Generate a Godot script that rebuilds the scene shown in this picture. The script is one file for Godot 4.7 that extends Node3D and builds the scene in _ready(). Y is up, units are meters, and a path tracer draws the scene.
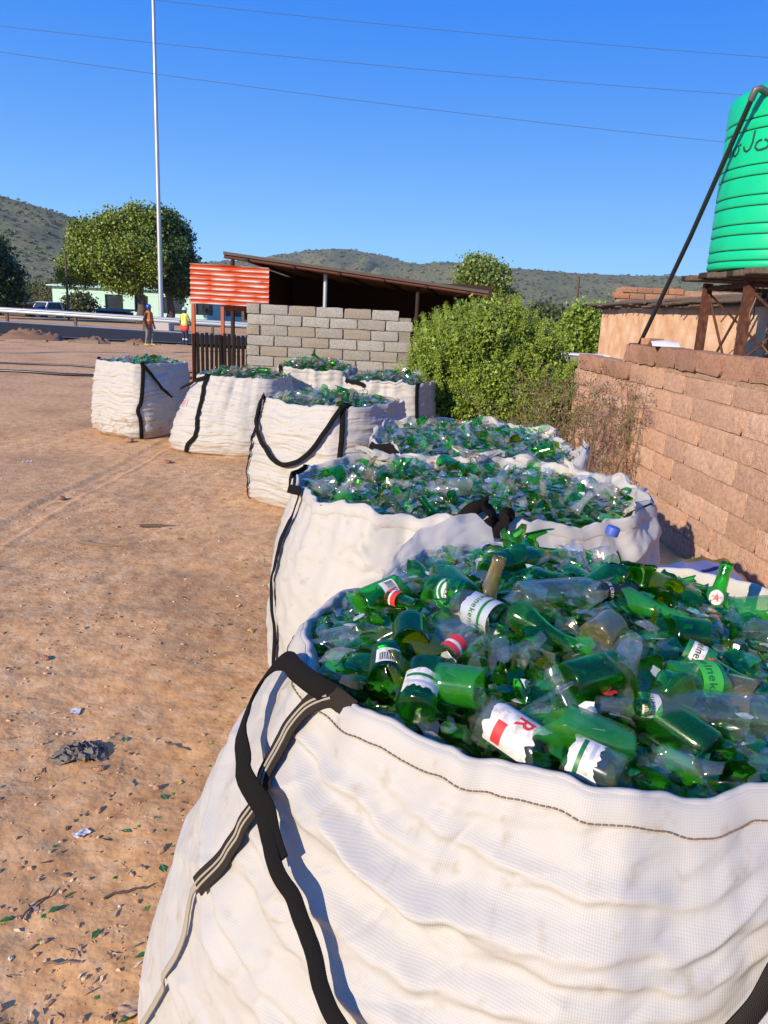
extends Node3D
# A dirt yard with bulk bags of broken bottles in a row, a block wall, a water tank and a road with hills behind.
# Units are metres, y is up; the photographer stands at the origin and looks towards -z.

var rng := RandomNumberGenerator.new()
var M := {}
var taken := {}
var lump := FastNoiseLite.new()
var soft := FastNoiseLite.new()
var ridge := FastNoiseLite.new()


# ---------------------------------------------------------------- mesh building
class Shape:
	var v := PackedVector3Array()
	var n := PackedVector3Array()
	var uv := PackedVector2Array()
	var uv2 := PackedVector2Array()
	var c := PackedColorArray()
	var ix := PackedInt32Array()

	func tri(a: int, b: int, d: int) -> void:   # corners counted anticlockwise as seen from outside
		ix.append(a); ix.append(d); ix.append(b)

	func quad(a: int, b: int, d: int, e: int) -> void:
		tri(a, b, d); tri(a, d, e)

	func flat(pts: Array) -> void:              # a flat polygon, anticlockwise from outside
		var at := v.size()
		var nn: Vector3 = (pts[1] - pts[0]).cross(pts[2] - pts[0]).normalized()
		for p in pts:
			v.append(p); n.append(nn)
			uv.append(Vector2(p.x + p.z * 0.7, p.y + p.z * 0.3))
		for k in range(1, pts.size() - 1):
			tri(at, at + k, at + k + 1)

	func box(t: Transform3D, size: Vector3, bevel := 0.0) -> void:
		var h := size * 0.5
		if bevel <= 0.0:
			for f in [[0, 1, 2], [1, 2, 0], [2, 0, 1]]:
				for s in [-1.0, 1.0]:
					var pts := []
					for q in [[-1, -1], [1, -1], [1, 1], [-1, 1]]:
						var p := Vector3.ZERO
						p[f[0]] = s * h[f[0]]
						p[f[1]] = q[0] * h[f[1]] * s
						p[f[2]] = q[1] * h[f[2]]
						pts.append(t * p)
					flat(pts)
			return
		# chamfered: six faces, twelve edge strips, eight corners
		var corner := func(sx, sy, sz, axis):
			var p := Vector3(sx * (h.x - bevel), sy * (h.y - bevel), sz * (h.z - bevel))
			p[axis] += [sx, sy, sz][axis] * bevel
			return t * p
		var mid := t.origin
		var put := func(pts):
			var o: Vector3 = (pts[0] + pts[2]) * 0.5 - mid
			if (pts[1] - pts[0]).cross(pts[2] - pts[0]).dot(o) < 0.0:
				pts.reverse()
			flat(pts)
		for s in [-1, 1]:
			put.call([corner.call(s, -1, -1, 0), corner.call(s, 1, -1, 0), corner.call(s, 1, 1, 0), corner.call(s, -1, 1, 0)])
			put.call([corner.call(-1, s, -1, 1), corner.call(-1, s, 1, 1), corner.call(1, s, 1, 1), corner.call(1, s, -1, 1)])
			put.call([corner.call(-1, -1, s, 2), corner.call(1, -1, s, 2), corner.call(1, 1, s, 2), corner.call(-1, 1, s, 2)])
			for r in [-1, 1]:
				put.call([corner.call(s, r, -1, 0), corner.call(s, r, 1, 0), corner.call(s, r, 1, 1), corner.call(s, r, -1, 1)])
				put.call([corner.call(s, -1, r, 0), corner.call(s, 1, r, 0), corner.call(s, 1, r, 2), corner.call(s, -1, r, 2)])
				put.call([corner.call(-1, s, r, 1), corner.call(1, s, r, 1), corner.call(1, s, r, 2), corner.call(-1, s, r, 2)])
				for q in [-1, 1]:
					put.call([corner.call(s, r, q, 0), corner.call(s, r, q, 1), corner.call(s, r, q, 2)])

	func tube(path: Array, radii, sides := 8, caps := true) -> void:
		var at := v.size()
		var side := Vector3.ZERO
		for i in path.size():
			var dir: Vector3 = (path[mini(i + 1, path.size() - 1)] - path[maxi(i - 1, 0)]).normalized()
			if i == 0:
				side = dir.cross(Vector3.UP if absf(dir.y) < 0.9 else Vector3.RIGHT).normalized()
			else:
				side = (side - dir * side.dot(dir)).normalized()
			var other := dir.cross(side)
			var r: float = radii[i] if radii is Array or radii is PackedFloat32Array else radii
			for s in sides:
				var a := TAU * s / sides
				var d := side * cos(a) + other * sin(a)
				v.append(path[i] + d * r); n.append(d)
				uv.append(Vector2(float(s) / sides, i * 0.2))
		for i in path.size() - 1:
			for s in sides:
				var a := at + i * sides + s
				var b := at + i * sides + (s + 1) % sides
				quad(a, b, b + sides, a + sides)
		if caps:
			var p0 := []; var p1 := []
			for s in sides:
				p0.append(v[at + sides - 1 - s]); p1.append(v[at + (path.size() - 1) * sides + s])
			flat(p0); flat(p1)

	func strap(path: Array, faces: Array, wide: float, thick: float) -> void:   # webbing: a flat band along a path, faces = its outward direction
		var at := v.size()
		var length := 0.0
		for i in path.size():
			var dir: Vector3 = (path[mini(i + 1, path.size() - 1)] - path[maxi(i - 1, 0)]).normalized()
			var f: Vector3 = (faces[i] - dir * faces[i].dot(dir)).normalized()
			var w := dir.cross(f)
			if i > 0:
				length += path[i].distance_to(path[i - 1])
			for q in [[-1.0, -0.5, 0.0], [-1.0, 0.5, 0.0], [-0.33, 0.72, 0.33], [0.33, 0.72, 0.66], [1.0, 0.5, 1.0], [1.0, -0.5, 1.0], [0.0, -0.6, 0.5]]:
				v.append(path[i] + w * (q[0] * wide * 0.5) + f * (q[1] * thick))
				n.append((w * q[0] * 0.5 + f * signf(q[1])).normalized())
				uv.append(Vector2(q[2] * wide, length))
		for i in path.size() - 1:
			for s in 7:
				var a := at + i * 7 + s
				var b := at + i * 7 + (s + 1) % 7
				quad(a, b, b + 7, a + 7)

	func lathe(prof: PackedVector2Array, segs: int, t := Transform3D(), from := 0.0, to := TAU) -> void:
		var at := v.size()
		var round_ := absf(to - from - TAU) < 0.001
		for i in prof.size():
			var p := prof[maxi(i - 1, 0)]
			var q := prof[mini(i + 1, prof.size() - 1)]
			var slope := Vector2(q.y - p.y, p.x - q.x).normalized()
			for s in segs + 1:
				var a := from + (to - from) * s / segs
				v.append(t * Vector3(prof[i].x * cos(a), prof[i].y, prof[i].x * sin(a)))
				n.append((t.basis * Vector3(slope.x * cos(a), slope.y, slope.x * sin(a))).normalized())
				uv.append(Vector2(float(s) / segs, float(i) / maxi(1, prof.size() - 1)))
		for i in prof.size() - 1:
			for s in segs:
				var a := at + i * (segs + 1) + s
				quad(a, a + segs + 1, a + segs + 2, a + 1)
		if not round_:
			pass

	func done() -> ArrayMesh:
		if n.size() != v.size():
			n.resize(v.size())
			n.fill(Vector3.ZERO)
			for t in range(0, ix.size(), 3):
				var a := ix[t]; var b := ix[t + 1]; var d := ix[t + 2]
				var nn := (v[d] - v[a]).cross(v[b] - v[a])
				n[a] += nn; n[b] += nn; n[d] += nn
			for i in n.size():
				n[i] = n[i].normalized() if n[i].length_squared() > 0.0 else Vector3.UP
		var arr := []
		arr.resize(Mesh.ARRAY_MAX)
		arr[Mesh.ARRAY_VERTEX] = v
		arr[Mesh.ARRAY_NORMAL] = n
		arr[Mesh.ARRAY_INDEX] = ix
		if uv.size() == v.size():
			arr[Mesh.ARRAY_TEX_UV] = uv
		if uv2.size() == v.size():
			arr[Mesh.ARRAY_TEX_UV2] = uv2
		if c.size() == v.size():
			arr[Mesh.ARRAY_COLOR] = c
		var m := ArrayMesh.new()
		m.add_surface_from_arrays(Mesh.PRIMITIVE_TRIANGLES, arr)
		return m


func at(x: float, y: float, z: float, b := Basis()) -> Transform3D:
	return Transform3D(b, Vector3(x, y, z))


# ---------------------------------------------------------------- objects
func numbered(called: String) -> String:
	taken[called] = taken.get(called, -1) + 1
	return called if taken[called] == 0 else "%s_%03d" % [called, taken[called]]


func thing(called: String, label: String, category: String, where := Vector3.ZERO, group := "") -> Node3D:
	var o := Node3D.new()
	o.name = numbered(called)
	add_child(o)
	o.position = where
	tag(o, label, category, group)
	return o


func tag(o: Node, label: String, category := "", group := "", kind := "") -> void:
	o.set_meta("label", label)
	if category: o.set_meta("category", category)
	if group: o.set_meta("group", group)
	if kind: o.set_meta("kind", kind)


func part(called: String, mesh, material: Material, parent: Node = self) -> MeshInstance3D:
	var o := MeshInstance3D.new()
	o.name = numbered(called) if parent == self else called
	o.mesh = mesh.done() if mesh is Shape else mesh
	o.material_override = material
	parent.add_child(o, true)
	return o


func structure(called: String, mesh, material: Material) -> MeshInstance3D:
	var o := part(called, mesh, material)
	o.set_meta("kind", "structure")
	return o


func scatter(called: String, mesh: Mesh, material: Material, places: Array, tints: Array, parent: Node = self) -> MultiMeshInstance3D:
	var mm := MultiMesh.new()
	mm.transform_format = MultiMesh.TRANSFORM_3D
	mm.use_colors = tints.size() > 0
	mm.mesh = mesh
	mm.instance_count = places.size()
	for i in places.size():
		mm.set_instance_transform(i, places[i])
		if tints.size() > 0:
			mm.set_instance_color(i, tints[i])
	var o := MultiMeshInstance3D.new()
	o.name = numbered(called) if parent == self else called
	o.multimesh = mm
	o.material_override = material
	parent.add_child(o, true)
	return o


# ---------------------------------------------------------------- materials
func lin(r: float, g: float, b: float, a := 1.0) -> Color:
	var q := Color(r, g, b).linear_to_srgb()
	return Color(q.r, q.g, q.b, a)


func mat(called: String, color: Color, rough := 0.8, metal := 0.0) -> StandardMaterial3D:
	var m := StandardMaterial3D.new()
	m.resource_name = called
	m.albedo_color = color
	m.roughness = rough
	m.metallic = metal
	M[called] = m
	return m


func ramp(stops: Array) -> Gradient:      # [offset, linear colour] pairs
	var g := Gradient.new()
	var o := PackedFloat32Array(); var k := PackedColorArray()
	for s in stops:
		o.append(s[0]); k.append(s[1])
	g.offsets = o
	g.colors = k
	return g


func noise(freq: float, number: int, octaves := 4, kind := FastNoiseLite.TYPE_SIMPLEX_SMOOTH, fractal := FastNoiseLite.FRACTAL_FBM) -> FastNoiseLite:
	var f := FastNoiseLite.new()
	f.noise_type = kind
	f.seed = number
	f.frequency = freq
	f.fractal_type = fractal
	f.fractal_octaves = octaves
	return f


func ntex(f: FastNoiseLite, size := 512, g: Gradient = null, normal := 0.0) -> NoiseTexture2D:
	var t := NoiseTexture2D.new()
	t.noise = f
	t.width = size
	t.height = size
	t.seamless = true
	t.generate_mipmaps = false
	if g: t.color_ramp = g
	if normal > 0.0:
		t.as_normal_map = true
		t.bump_strength = normal
	return t


func world_tex(m: StandardMaterial3D, color: Texture2D, height: Texture2D, per_metre: float, cm := 0.3) -> StandardMaterial3D:
	m.uv1_triplanar = true
	m.uv1_world_triplanar = true
	m.uv1_scale = Vector3.ONE * per_metre
	if color:
		m.albedo_texture = color
	if height:
		m.heightmap_enabled = true
		m.heightmap_texture = height
		m.heightmap_scale = cm
	return m


func _ready() -> void:
	rng.seed = 20
	lump = noise(1.0, 3, 4)
	soft = noise(1.0, 8, 2)
	ridge = noise(1.0, 14, 3, FastNoiseLite.TYPE_SIMPLEX_SMOOTH, FastNoiseLite.FRACTAL_RIDGED)
	# camera: a phone held upright, tipped down and turned a little
	var cam := Camera3D.new()
	cam.name = "camera"
	add_child(cam)
	cam.fov = 2.0 * rad_to_deg(atan(512.0 / 769.0))
	cam.near = 0.02
	cam.far = 6000.0
	cam.position = Vector3(0, 1.7, 0)
	cam.basis = Basis(Vector3.RIGHT, deg_to_rad(-14.4)) * Basis(Vector3.BACK, deg_to_rad(2.7))
	cam.current = true
	# sky and exposure
	var env := Environment.new()
	var sky := Sky.new()
	var air := ProceduralSkyMaterial.new()
	air.sky_top_color = Color(0.0, 0.425, 0.85)
	air.sky_horizon_color = Color(0.62, 0.84, 0.965)
	air.sky_curve = 0.105
	air.ground_bottom_color = Color(0.42, 0.34, 0.26)
	air.ground_horizon_color = Color(0.55, 0.55, 0.52)
	air.sun_angle_max = 4.0
	sky.sky_material = air
	env.sky = sky
	env.background_mode = Environment.BG_SKY
	env.tonemap_mode = Environment.TONE_MAPPER_LINEAR
	env.tonemap_exposure = 1.3
	env.sdfgi_enabled = true
	env.ssao_enabled = true
	env.ssil_enabled = true
	var we := WorldEnvironment.new()
	we.name = "environment"
	we.environment = env
	add_child(we)
	# the sun: behind the photographer's left shoulder, fairly low
	var sun := DirectionalLight3D.new()
	sun.name = "sun"
	add_child(sun)
	sun.light_energy = 1.6
	sun.light_color = Color(1.0, 0.93, 0.82)
	sun.light_angular_distance = 0.5
	sun.shadow_enabled = true
	var towards_sun := Vector3(-0.605, 0.395, 0.695)
	sun.look_at_from_position(towards_sun, Vector3.ZERO)

	materials()
	build_ground()
	build_hills()
	build_road()
	build_far_side()
	build_yard_wall()
	build_house()
	build_tank()
	build_stall()
	build_block_wall()
	build_shed()
	build_plants()
	build_wires()
	build_people()
	build_bags()
	build_litter()
	# a little dust in the air
	env.fog_enabled = true
	env.fog_density = 0.00009
	env.fog_light_color = Color(0.80, 0.88, 0.95)


func materials() -> void:
	# dirt
	var d := mat("dirt", Color(1, 1, 1), 0.95)
	d.albedo_texture = ntex(noise(0.016, 5, 6), 1024, ramp([[0.0, lin(.39, .20, .080)], [0.32, lin(.58, .318, .130)], [0.6, lin(.66, .378, .165)], [1.0, lin(.76, .50, .265)]]))
	d.uv1_scale = Vector3(0.42, 0.42, 1)
	d.heightmap_enabled = true
	d.heightmap_texture = ntex(noise(0.05, 6, 5), 1024)
	d.heightmap_scale = 0.38
	d.detail_enabled = true
	d.detail_blend_mode = BaseMaterial3D.BLEND_MODE_MUL
	d.detail_uv_layer = BaseMaterial3D.DETAIL_UV_2
	d.detail_albedo = ntex(noise(0.012, 9, 5), 512, ramp([[0.0, lin(.66, .62, .58)], [0.35, lin(.88, .86, .83)], [0.6, lin(.97, .96, .94)], [1.0, lin(1, 1, 1)]]))
	d.uv2_scale = Vector3(0.11, 0.11, 1)
	mat("stone", Color(1, 1, 1), 0.9).vertex_color_use_as_albedo = true
	M.stone.heightmap_enabled = false
	# bag cloth: woven tape
	var weave := Image.create(64, 64, false, Image.FORMAT_RGB8)
	for y in 64:
		for x in 64:
			var cx := x / 8; var cy := y / 8
			var over := (cx + cy) % 4 < 2
			var lx := (x % 8 + 0.5) / 8.0; var ly := (y % 8 + 0.5) / 8.0
			var h := sin(PI * (ly if over else lx)) * 0.55 + sin(PI * (lx if over else ly)) * 0.45
			weave.set_pixel(x, y, Color(h, h, h))
	var weave_tex := ImageTexture.create_from_image(weave)
	var tape := Image.create(64, 64, false, Image.FORMAT_RGB8)
	for y in 64:
		for x in 64:
			var h := clampf(0.93 + 0.09 * weave.get_pixel(x, y).r, 0.0, 1.0)
			tape.set_pixel(x, y, Color(h, h, h * .995))
	var tape_tex := ImageTexture.create_from_image(tape)
	for kind in [["cloth", lin(.435, .42, .395)], ["cloth_inner", lin(.50, .47, .43)]]:
		var b := mat(kind[0], kind[1], 0.6)
		b.vertex_color_use_as_albedo = true
		b.heightmap_enabled = true
		b.heightmap_texture = weave_tex
		b.heightmap_scale = 0.035
		b.albedo_texture = tape_tex
		b.uv1_scale = Vector3(36, 36, 1)
		b.detail_enabled = true
		b.detail_blend_mode = BaseMaterial3D.BLEND_MODE_MUL
		b.detail_uv_layer = BaseMaterial3D.DETAIL_UV_2
		b.detail_albedo = ntex(noise(0.02, 31, 6), 512, ramp([[0.0, lin(.80, .72, .62)], [0.18, lin(.94, .91, .87)], [0.30, lin(1, 1, 1)], [0.85, lin(.985, .98, .97)], [1.0, lin(.92, .90, .87)]]))
		b.uv2_scale = Vector3(1.3, 1.3, 1)
		b.backlight_enabled = true
		b.backlight = Color(.10, .10, .10)
	mat("liner", lin(.70, .68, .63), 0.45).backlight_enabled = true
	M.liner.transparency = BaseMaterial3D.TRANSPARENCY_ALPHA
	M.liner.albedo_color.a = 0.82
	M.liner.backlight = Color(.95, .94, .90)
	# webbing: black tape with a coarse rib
	var rib := Image.create(32, 64, false, Image.FORMAT_RGB8)
	for y in 64:
		for x in 32:
			var zig: int = (y + (x if (x / 8) % 2 == 0 else -x) + 64) % 8
			var h := 0.35 + 0.65 * sin(PI * (zig + 0.5) / 8.0)
			rib.set_pixel(x, y, Color(h, h, h))
	for kind in [["webbing", lin(.010, .0092, .0086)], ["webbing_worn", lin(.030, .025, .020)]]:
		var w := mat(kind[0], kind[1], 0.85)
		w.metallic_specular = 0.22
		w.heightmap_enabled = true
		w.heightmap_texture = ImageTexture.create_from_image(rib)
		w.heightmap_scale = 0.16
		w.uv1_scale = Vector3(48, 34, 1)
	mat("thread", lin(.18, .12, .08), 0.8)
	mat("thread_pale", lin(.30, .26, .20), 0.8)
	# glass
	glass("green_glass", Color(.44, .90, .30), .010)
	glass("deep_green_glass", Color(.26, .78, .18), .012)
	glass("light_green_glass", Color(.20, .62, .05), .20, .5)  # green glass again, tint raised to imitate sun shining through
	glass("clear_glass", Color(.88, .88, .84), .018)
	glass("milky_glass", Color(.88, .86, .80), .07)
	glass("olive_glass", Color(.62, .72, .10), .07, .1)
	glass("amber_glass", Color(.95, .87, .70), .05)
	var grime := ntex(noise(0.03, 44, 5), 256, ramp([[0.0, lin(.45, .40, .34)], [0.4, lin(.85, .83, .80)], [0.6, lin(1, 1, 1)], [1.0, lin(1, 1, 1)]]))
	world_tex(mat("paper", lin(.64, .63, .60), 0.6), grime, null, 9.0)
	mat("foil", lin(.72, .73, .74), 0.3, 0.8)
	world_tex(mat("label_green", lin(.012, .16, .045), 0.45), grime, null, 9.0)
	mat("label_red", lin(.55, .03, .03), 0.5)
	mat("label_black", lin(.012, .012, .013), 0.45)
	mat("label_blue", lin(.05, .10, .42), 0.5)
	mat("label_silver", lin(.48, .50, .52), 0.4, 0.3)
	# masonry
	var sand := ntex(noise(0.03, 17, 5), 512, ramp([[0.0, lin(.42, .24, .15)], [0.4, lin(.55, .338, .220)], [0.7, lin(.61, .40, .275)], [1.0, lin(.69, .50, .37)]]))
	var grit := ntex(noise(0.12, 18, 4), 512)
	for k in 4:
		var tone: Color = [lin(1, 1, 1), lin(.93, .89, .87), lin(1.0, .94, .88), lin(.86, .83, .81)][k]
		world_tex(mat("clay_block_%d" % k, tone, 0.95), sand, grit, 1.1 + 0.13 * k, 0.9)
	for k in 3:
		var tone: Color = [lin(.74, .62, .57), lin(.64, .54, .50), lin(.84, .72, .66)][k]
		world_tex(mat("cap_block_%d" % k, tone, 0.95), sand, grit, 1.4 + 0.17 * k, 1.2)
	world_tex(mat("mud_mortar", lin(.93, .91, .88), 0.98), sand, grit, 1.7, 1.6)
	var grey := ntex(noise(0.04, 21, 5), 512, ramp([[0.0, lin(.25, .23, .195)], [0.5, lin(.365, .345, .305)], [1.0, lin(.48, .455, .41)]]))
	for k in 4:
		var tone: Color = [lin(1, 1, 1), lin(.86, .84, .80), lin(.95, .95, .96), lin(.90, .82, .72)][k]
		world_tex(mat("cement_block_%d" % k, tone, 0.95), grey, grit, 1.2 + 0.2 * k, 0.8)
	world_tex(mat("cement_mortar", lin(.95, .90, .82), 0.98), grey, grit, 1.9, 1.4)
	var plaster := ntex(noise(0.012, 23, 6), 512, ramp([[0.0, lin(.56, .30, .16)], [0.4, lin(.68, .41, .235)], [0.65, lin(.73, .47, .29)], [1.0, lin(.78, .57, .40)]]))
	world_tex(mat("plaster", lin(1, 1, 1), 0.93), plaster, grit, 0.45, 0.6)
	world_tex(mat("red_brick", lin(.75, .55, .45), 0.95), sand, grit, 1.5, 0.8)
	var grain := noise(0.02, 26, 4)
	world_tex(mat("old_wood", lin(.16, .115, .08), 0.9), ntex(noise(0.05, 27, 4), 256, ramp([[0.0, lin(.5, .5, .5)], [1.0, lin(1, 1, 1)]])), ntex(grain, 256), 2.0, 0.6)
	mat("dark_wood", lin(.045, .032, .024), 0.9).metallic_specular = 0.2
	var rust := ntex(noise(0.018, 28, 5), 512, ramp([[0.0, lin(.05, .018, .010)], [0.5, lin(.10, .036, .018)], [1.0, lin(.19, .075, .035)]]))
	world_tex(mat("rust_steel", lin(1, 1, 1), 0.8, 0.2), rust, grit, 1.6, 0.3)
	var flake := ntex(noise(0.02, 29, 4), 512, ramp([[0.0, lin(.58, .085, .018)], [0.52, lin(.62, .11, .028)], [0.57, lin(.66, .56, .50)], [1.0, lin(.74, .70, .66)]]))
	mat("orange_sheet", Color(1, 1, 1), 0.5, 0.1).vertex_color_use_as_albedo = true
	mat("creosote_wood", lin(.018, .014, .012), 0.9).metallic_specular = 0.2
	mat("orange_paint", lin(.42, .085, .022), 0.6)
	mat("galvanised", lin(.44, .46, .48), 0.42, 0.5)
	mat("roof_sheet", lin(.15, .11, .085), 0.6, 0.2)
	mat("asphalt", lin(.055, .054, .053), 0.95).metallic_specular = 0.15
	M.asphalt.albedo_texture = ntex(noise(0.06, 33, 4), 512, ramp([[0.0, lin(.75, .75, .75)], [1.0, lin(1, 1, 1)]]))
	M.asphalt.uv1_scale = Vector3(0.3, 0.3, 1)
	mat("white_paint", lin(.72, .72, .70), 0.6)
	world_tex(mat("dusty_concrete", lin(.62, .52, .42), 0.95), grey, grit, 1.5, 0.5)
	mat("concrete", lin(.42, .40, .37), 0.9)
	mat("black_plastic", lin(.016, .016, .017), 0.35)
	mat("grey_plastic", lin(.10, .10, .105), 0.4)
	var tank := mat("green_plastic", lin(.004, .50, .235), 0.36)
	world_tex(tank, ntex(noise(0.02, 36, 5), 256, ramp([[0.0, lin(.84, .86, .85)], [0.5, lin(1, 1, 1)], [1.0, lin(.93, .95, .94)]])), null, 0.8)
	tank.heightmap_enabled = true
	tank.heightmap_texture = ntex(noise(0.01, 35, 3), 256)
	tank.heightmap_scale = 0.5
	mat("mint_wall", lin(.45, .68, .60), 0.9)
	mat("shack_wall", lin(.10, .075, .06), 0.9)
	mat("truck_paint", lin(.70, .71, .72), 0.35)
	mat("window_glass", lin(.03, .04, .05), 0.08)
	mat("rubber", lin(.02, .02, .02), 0.8)
	mat("bark", lin(.10, .075, .055), 0.95)
	mat("twig", lin(.20, .135, .085), 0.95)
	for leaf in ["leaf", "dry_leaf"]:
		var l := mat(leaf, Color(1, 1, 1), 0.5)
		l.vertex_color_use_as_albedo = true
		l.backlight_enabled = true
		l.backlight = Color(.34, .34, .28) if leaf == "leaf" else Color(.2, .2, .2)
	mat("cloth_color", Color(1, 1, 1), 0.8).vertex_color_use_as_albedo = true
	mat("leaf_flat", lin(.03, .15, .025), .5)
	mat("scrap_yellow", lin(.62, .42, .10), .6)
	mat("scrap_tan", lin(.45, .30, .18), .8)


func glass(called: String, c: Color, body: float, through := 0.0) -> void:
	var m := mat(called, Color(c.r, c.g, c.b, body), 0.12)
	if called in ["clear_glass", "milky_glass", "light_green_glass"]:   # thin clear walls, and the green brightened as if sunlit
		m.transparency = BaseMaterial3D.TRANSPARENCY_ALPHA
		m.metallic_specular = 0.6
	else:
		m.refraction_enabled = true
		m.refraction_scale = 0.05
	if through > 0.0:
		m.backlight_enabled = true
		m.backlight = Color(c.r * through, c.g * through, c.b * through)


# ---------------------------------------------------------------- ground, hills, road
func road_rise(x: float, z: float) -> float:
	var far := clampf(0.1 + (-x - 11.6) * 0.0145, -0.1, 0.5)
	return far * smoothstep(34.5, 45.0, -z)


func ground_y(x: float, z: float) -> float:
	var d := sqrt(x * x + z * z)
	var near := 1.0 - smoothstep(9.0, 26.0, d)
	var y := road_rise(x, z) - 0.06 * smoothstep(33.0, 36.0, -z)
	y += soft.get_noise_2d(x * 0.35, z * 0.35) * 0.035 * (1.0 - smoothstep(20.0, 60.0, d))
	if near > 0.0:
		y += near * (lump.get_noise_2d(x * 2.3, z * 2.3) * 0.016 + lump.get_noise_2d(x * 9.0 + 40.0, z * 9.0) * 0.0048)
	# tyre tracks across the yard
	if z < -1.0 and z > -16.0 and x < -1.5:
		for k in 2:
			var off := absf(x - (-2.25 - k * 1.45 + 0.25 * sin(z * 0.35) + z * 0.06))
			if off < 0.16:
				var in_ := 1.0 - smoothstep(0.09, 0.16, off)
				y += -0.012 * in_ + 0.010 * exp(-pow((off - 0.14) / 0.03, 2.0)) + in_ * 0.0035 * sin(z * 42.0 + off * 60.0)
	# ruts of the digging along the road
	if z < -26.0 and z > -35.0:
		y += soft.get_noise_2d(x * 0.9, z * 1.6) * 0.10 * smoothstep(26.0, 29.0, -z) * (1.0 - smoothstep(34.0, 35.0, -z))
	return y


func spread(from: float, to: float, step: float, grow: float, low: float, high: float) -> PackedFloat32Array:
	var right := []; var p := from
	while p < to:
		right.append(p); p += step
	var s := step
	while p < high:
		right.append(p); s *= grow; p += s
	right.append(high)
	var left := []
	s = step; p = from - s
	while p > low:
		left.append(p); s *= grow; p -= s
	left.append(low)
	left.reverse()
	return PackedFloat32Array(left + right)


func build_ground() -> void:
	var s := Shape.new()
	var xs := spread(-2.6, 0.2, 0.019, 1.065, -3500.0, 3500.0)
	var zs := spread(1.2, 3.2, 0.019, 1.03, -300.0, 3500.0)
	for z in zs:
		for x in xs:
			s.v.append(Vector3(x, ground_y(x, -z), -z))
			s.uv.append(Vector2(x, z))
			s.uv2.append(Vector2(x + 3.3, z))
	var w := xs.size()
	for j in zs.size() - 1:
		for i in w - 1:
			var a := j * w + i
			s.quad(a, a + 1, a + w + 1, a + w)
	structure("ground", s, M.dirt)
	# loose stones, clods and chips: nobody could count them
	var pebble := Shape.new()
	var ball := SphereMesh.new(); ball.radial_segments = 7; ball.rings = 4; ball.radius = 0.5; ball.height = 1.0
	var pv: PackedVector3Array = ball.get_mesh_arrays()[Mesh.ARRAY_VERTEX]
	var pi_: PackedInt32Array = ball.get_mesh_arrays()[Mesh.ARRAY_INDEX]
	for p in pv:
		pebble.v.append(p * (1.0 + 0.5 * lump.get_noise_3d(p.x * 1.7, p.y * 1.7, p.z * 1.7)))
	pebble.ix = pi_
	var flat_pebble := Shape.new()
	for t in range(0, pi_.size(), 3):
		var pts := [pebble.v[pi_[t]], pebble.v[pi_[t + 2]], pebble.v[pi_[t + 1]]]
		if (pts[1] - pts[0]).cross(pts[2] - pts[0]).length() > 0.0001:
			flat_pebble.flat(pts)
	var places := []; var tints := []
	for k in 13000:
		var z := -(1.0 + pow(rng.randf(), 1.7) * 13.0)
		var x := rng.randf_range(-0.58, 0.06) * absf(z) - 0.1
		if rng.randf() < 0.25:
			x = rng.randf_range(-0.6, 0.5) * absf(z)
		if lump.get_noise_2d(x * 1.1 + 7.0, z * 1.1) < rng.randf_range(-0.45, 0.22):
			continue
		var big := 0.003 + 0.013 * pow(rng.randf(), 5.0) + 0.02 * pow(rng.randf(), 40.0)
		var b := Basis(Vector3.UP, rng.randf() * TAU) * Basis(Vector3.RIGHT, rng.randf_range(-.4, .4))
		b = b.scaled_local(Vector3(big * rng.randf_range(.8, 1.9), big * rng.randf_range(.35, .9), big))
		places.append(Transform3D(b, Vector3(x, ground_y(x, z) + big * 0.15, z)))
		var g := rng.randf_range(.75, 1.25)
		var pick := rng.randf()
		tints.append(Color(.46 * g, .28 * g, .165 * g) if pick < .62 else (Color(.56 * g, .40 * g, .25 * g) if pick < .82 else (Color(.16 * g, .11 * g, .075 * g) if pick < .985 else Color(.6, .57, .50))))
	var o := scatter("pebbles", flat_pebble.done(), M.stone, places, tints)
	tag(o, "small tan stones and clods strewn over the bare dirt", "pebbles", "", "stuff")
	# dry chips, straw and bits of leaf
	var chip := Shape.new()
	chip.flat([Vector3(-.5, 0, -.12), Vector3(-.1, .08, .2), Vector3(.5, .03, .1), Vector3(.3, .0, -.15)])
	chip.flat([Vector3(.3, -.02, -.15), Vector3(.5, .0, .1), Vector3(-.1, .05, .2), Vector3(-.5, -.02, -.12)])
	places = []; tints = []
	for k in 5500:
		var z := -(1.0 + pow(rng.randf(), 1.6) * 9.0)
		var x := rng.randf_range(-0.6, 0.08) * absf(z)
		var keep := lump.get_noise_2d(x * 0.9 - 20.0, z * 0.9 + 3.0)
		if keep < rng.randf_range(-0.3, 0.35):
			continue
		var big := 0.007 + 0.026 * pow(rng.randf(), 6.0)
		var b := Basis(Vector3.UP, rng.randf() * TAU) * Basis(Vector3.RIGHT, rng.randf_range(-.5, .5)) * Basis(Vector3.BACK, rng.randf_range(-.4, .4))
		b = b.scaled_local(Vector3(big * rng.randf_range(.8, 1.8), big, big * rng.randf_range(.4, 1.2)))
		places.append(Transform3D(b, Vector3(x, ground_y(x, z) + big * 0.12 + 0.001, z)))
		var g := rng.randf_range(.7, 1.25)
		var pick := rng.randf()
		tints.append(Color(.50 * g, .37 * g, .23 * g) if pick < .5 else (Color(.24 * g, .155 * g, .095 * g) if pick < .80 else (Color(.60, .47, .32) if pick < .93 else Color(.06, .14 * g, .03))))
	o = scatter("dry_chips", chip.done(), M.stone, places, tints)
	tag(o, "dry bark chips, straw and leaf bits on the dirt", "litter", "", "stuff")


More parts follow.
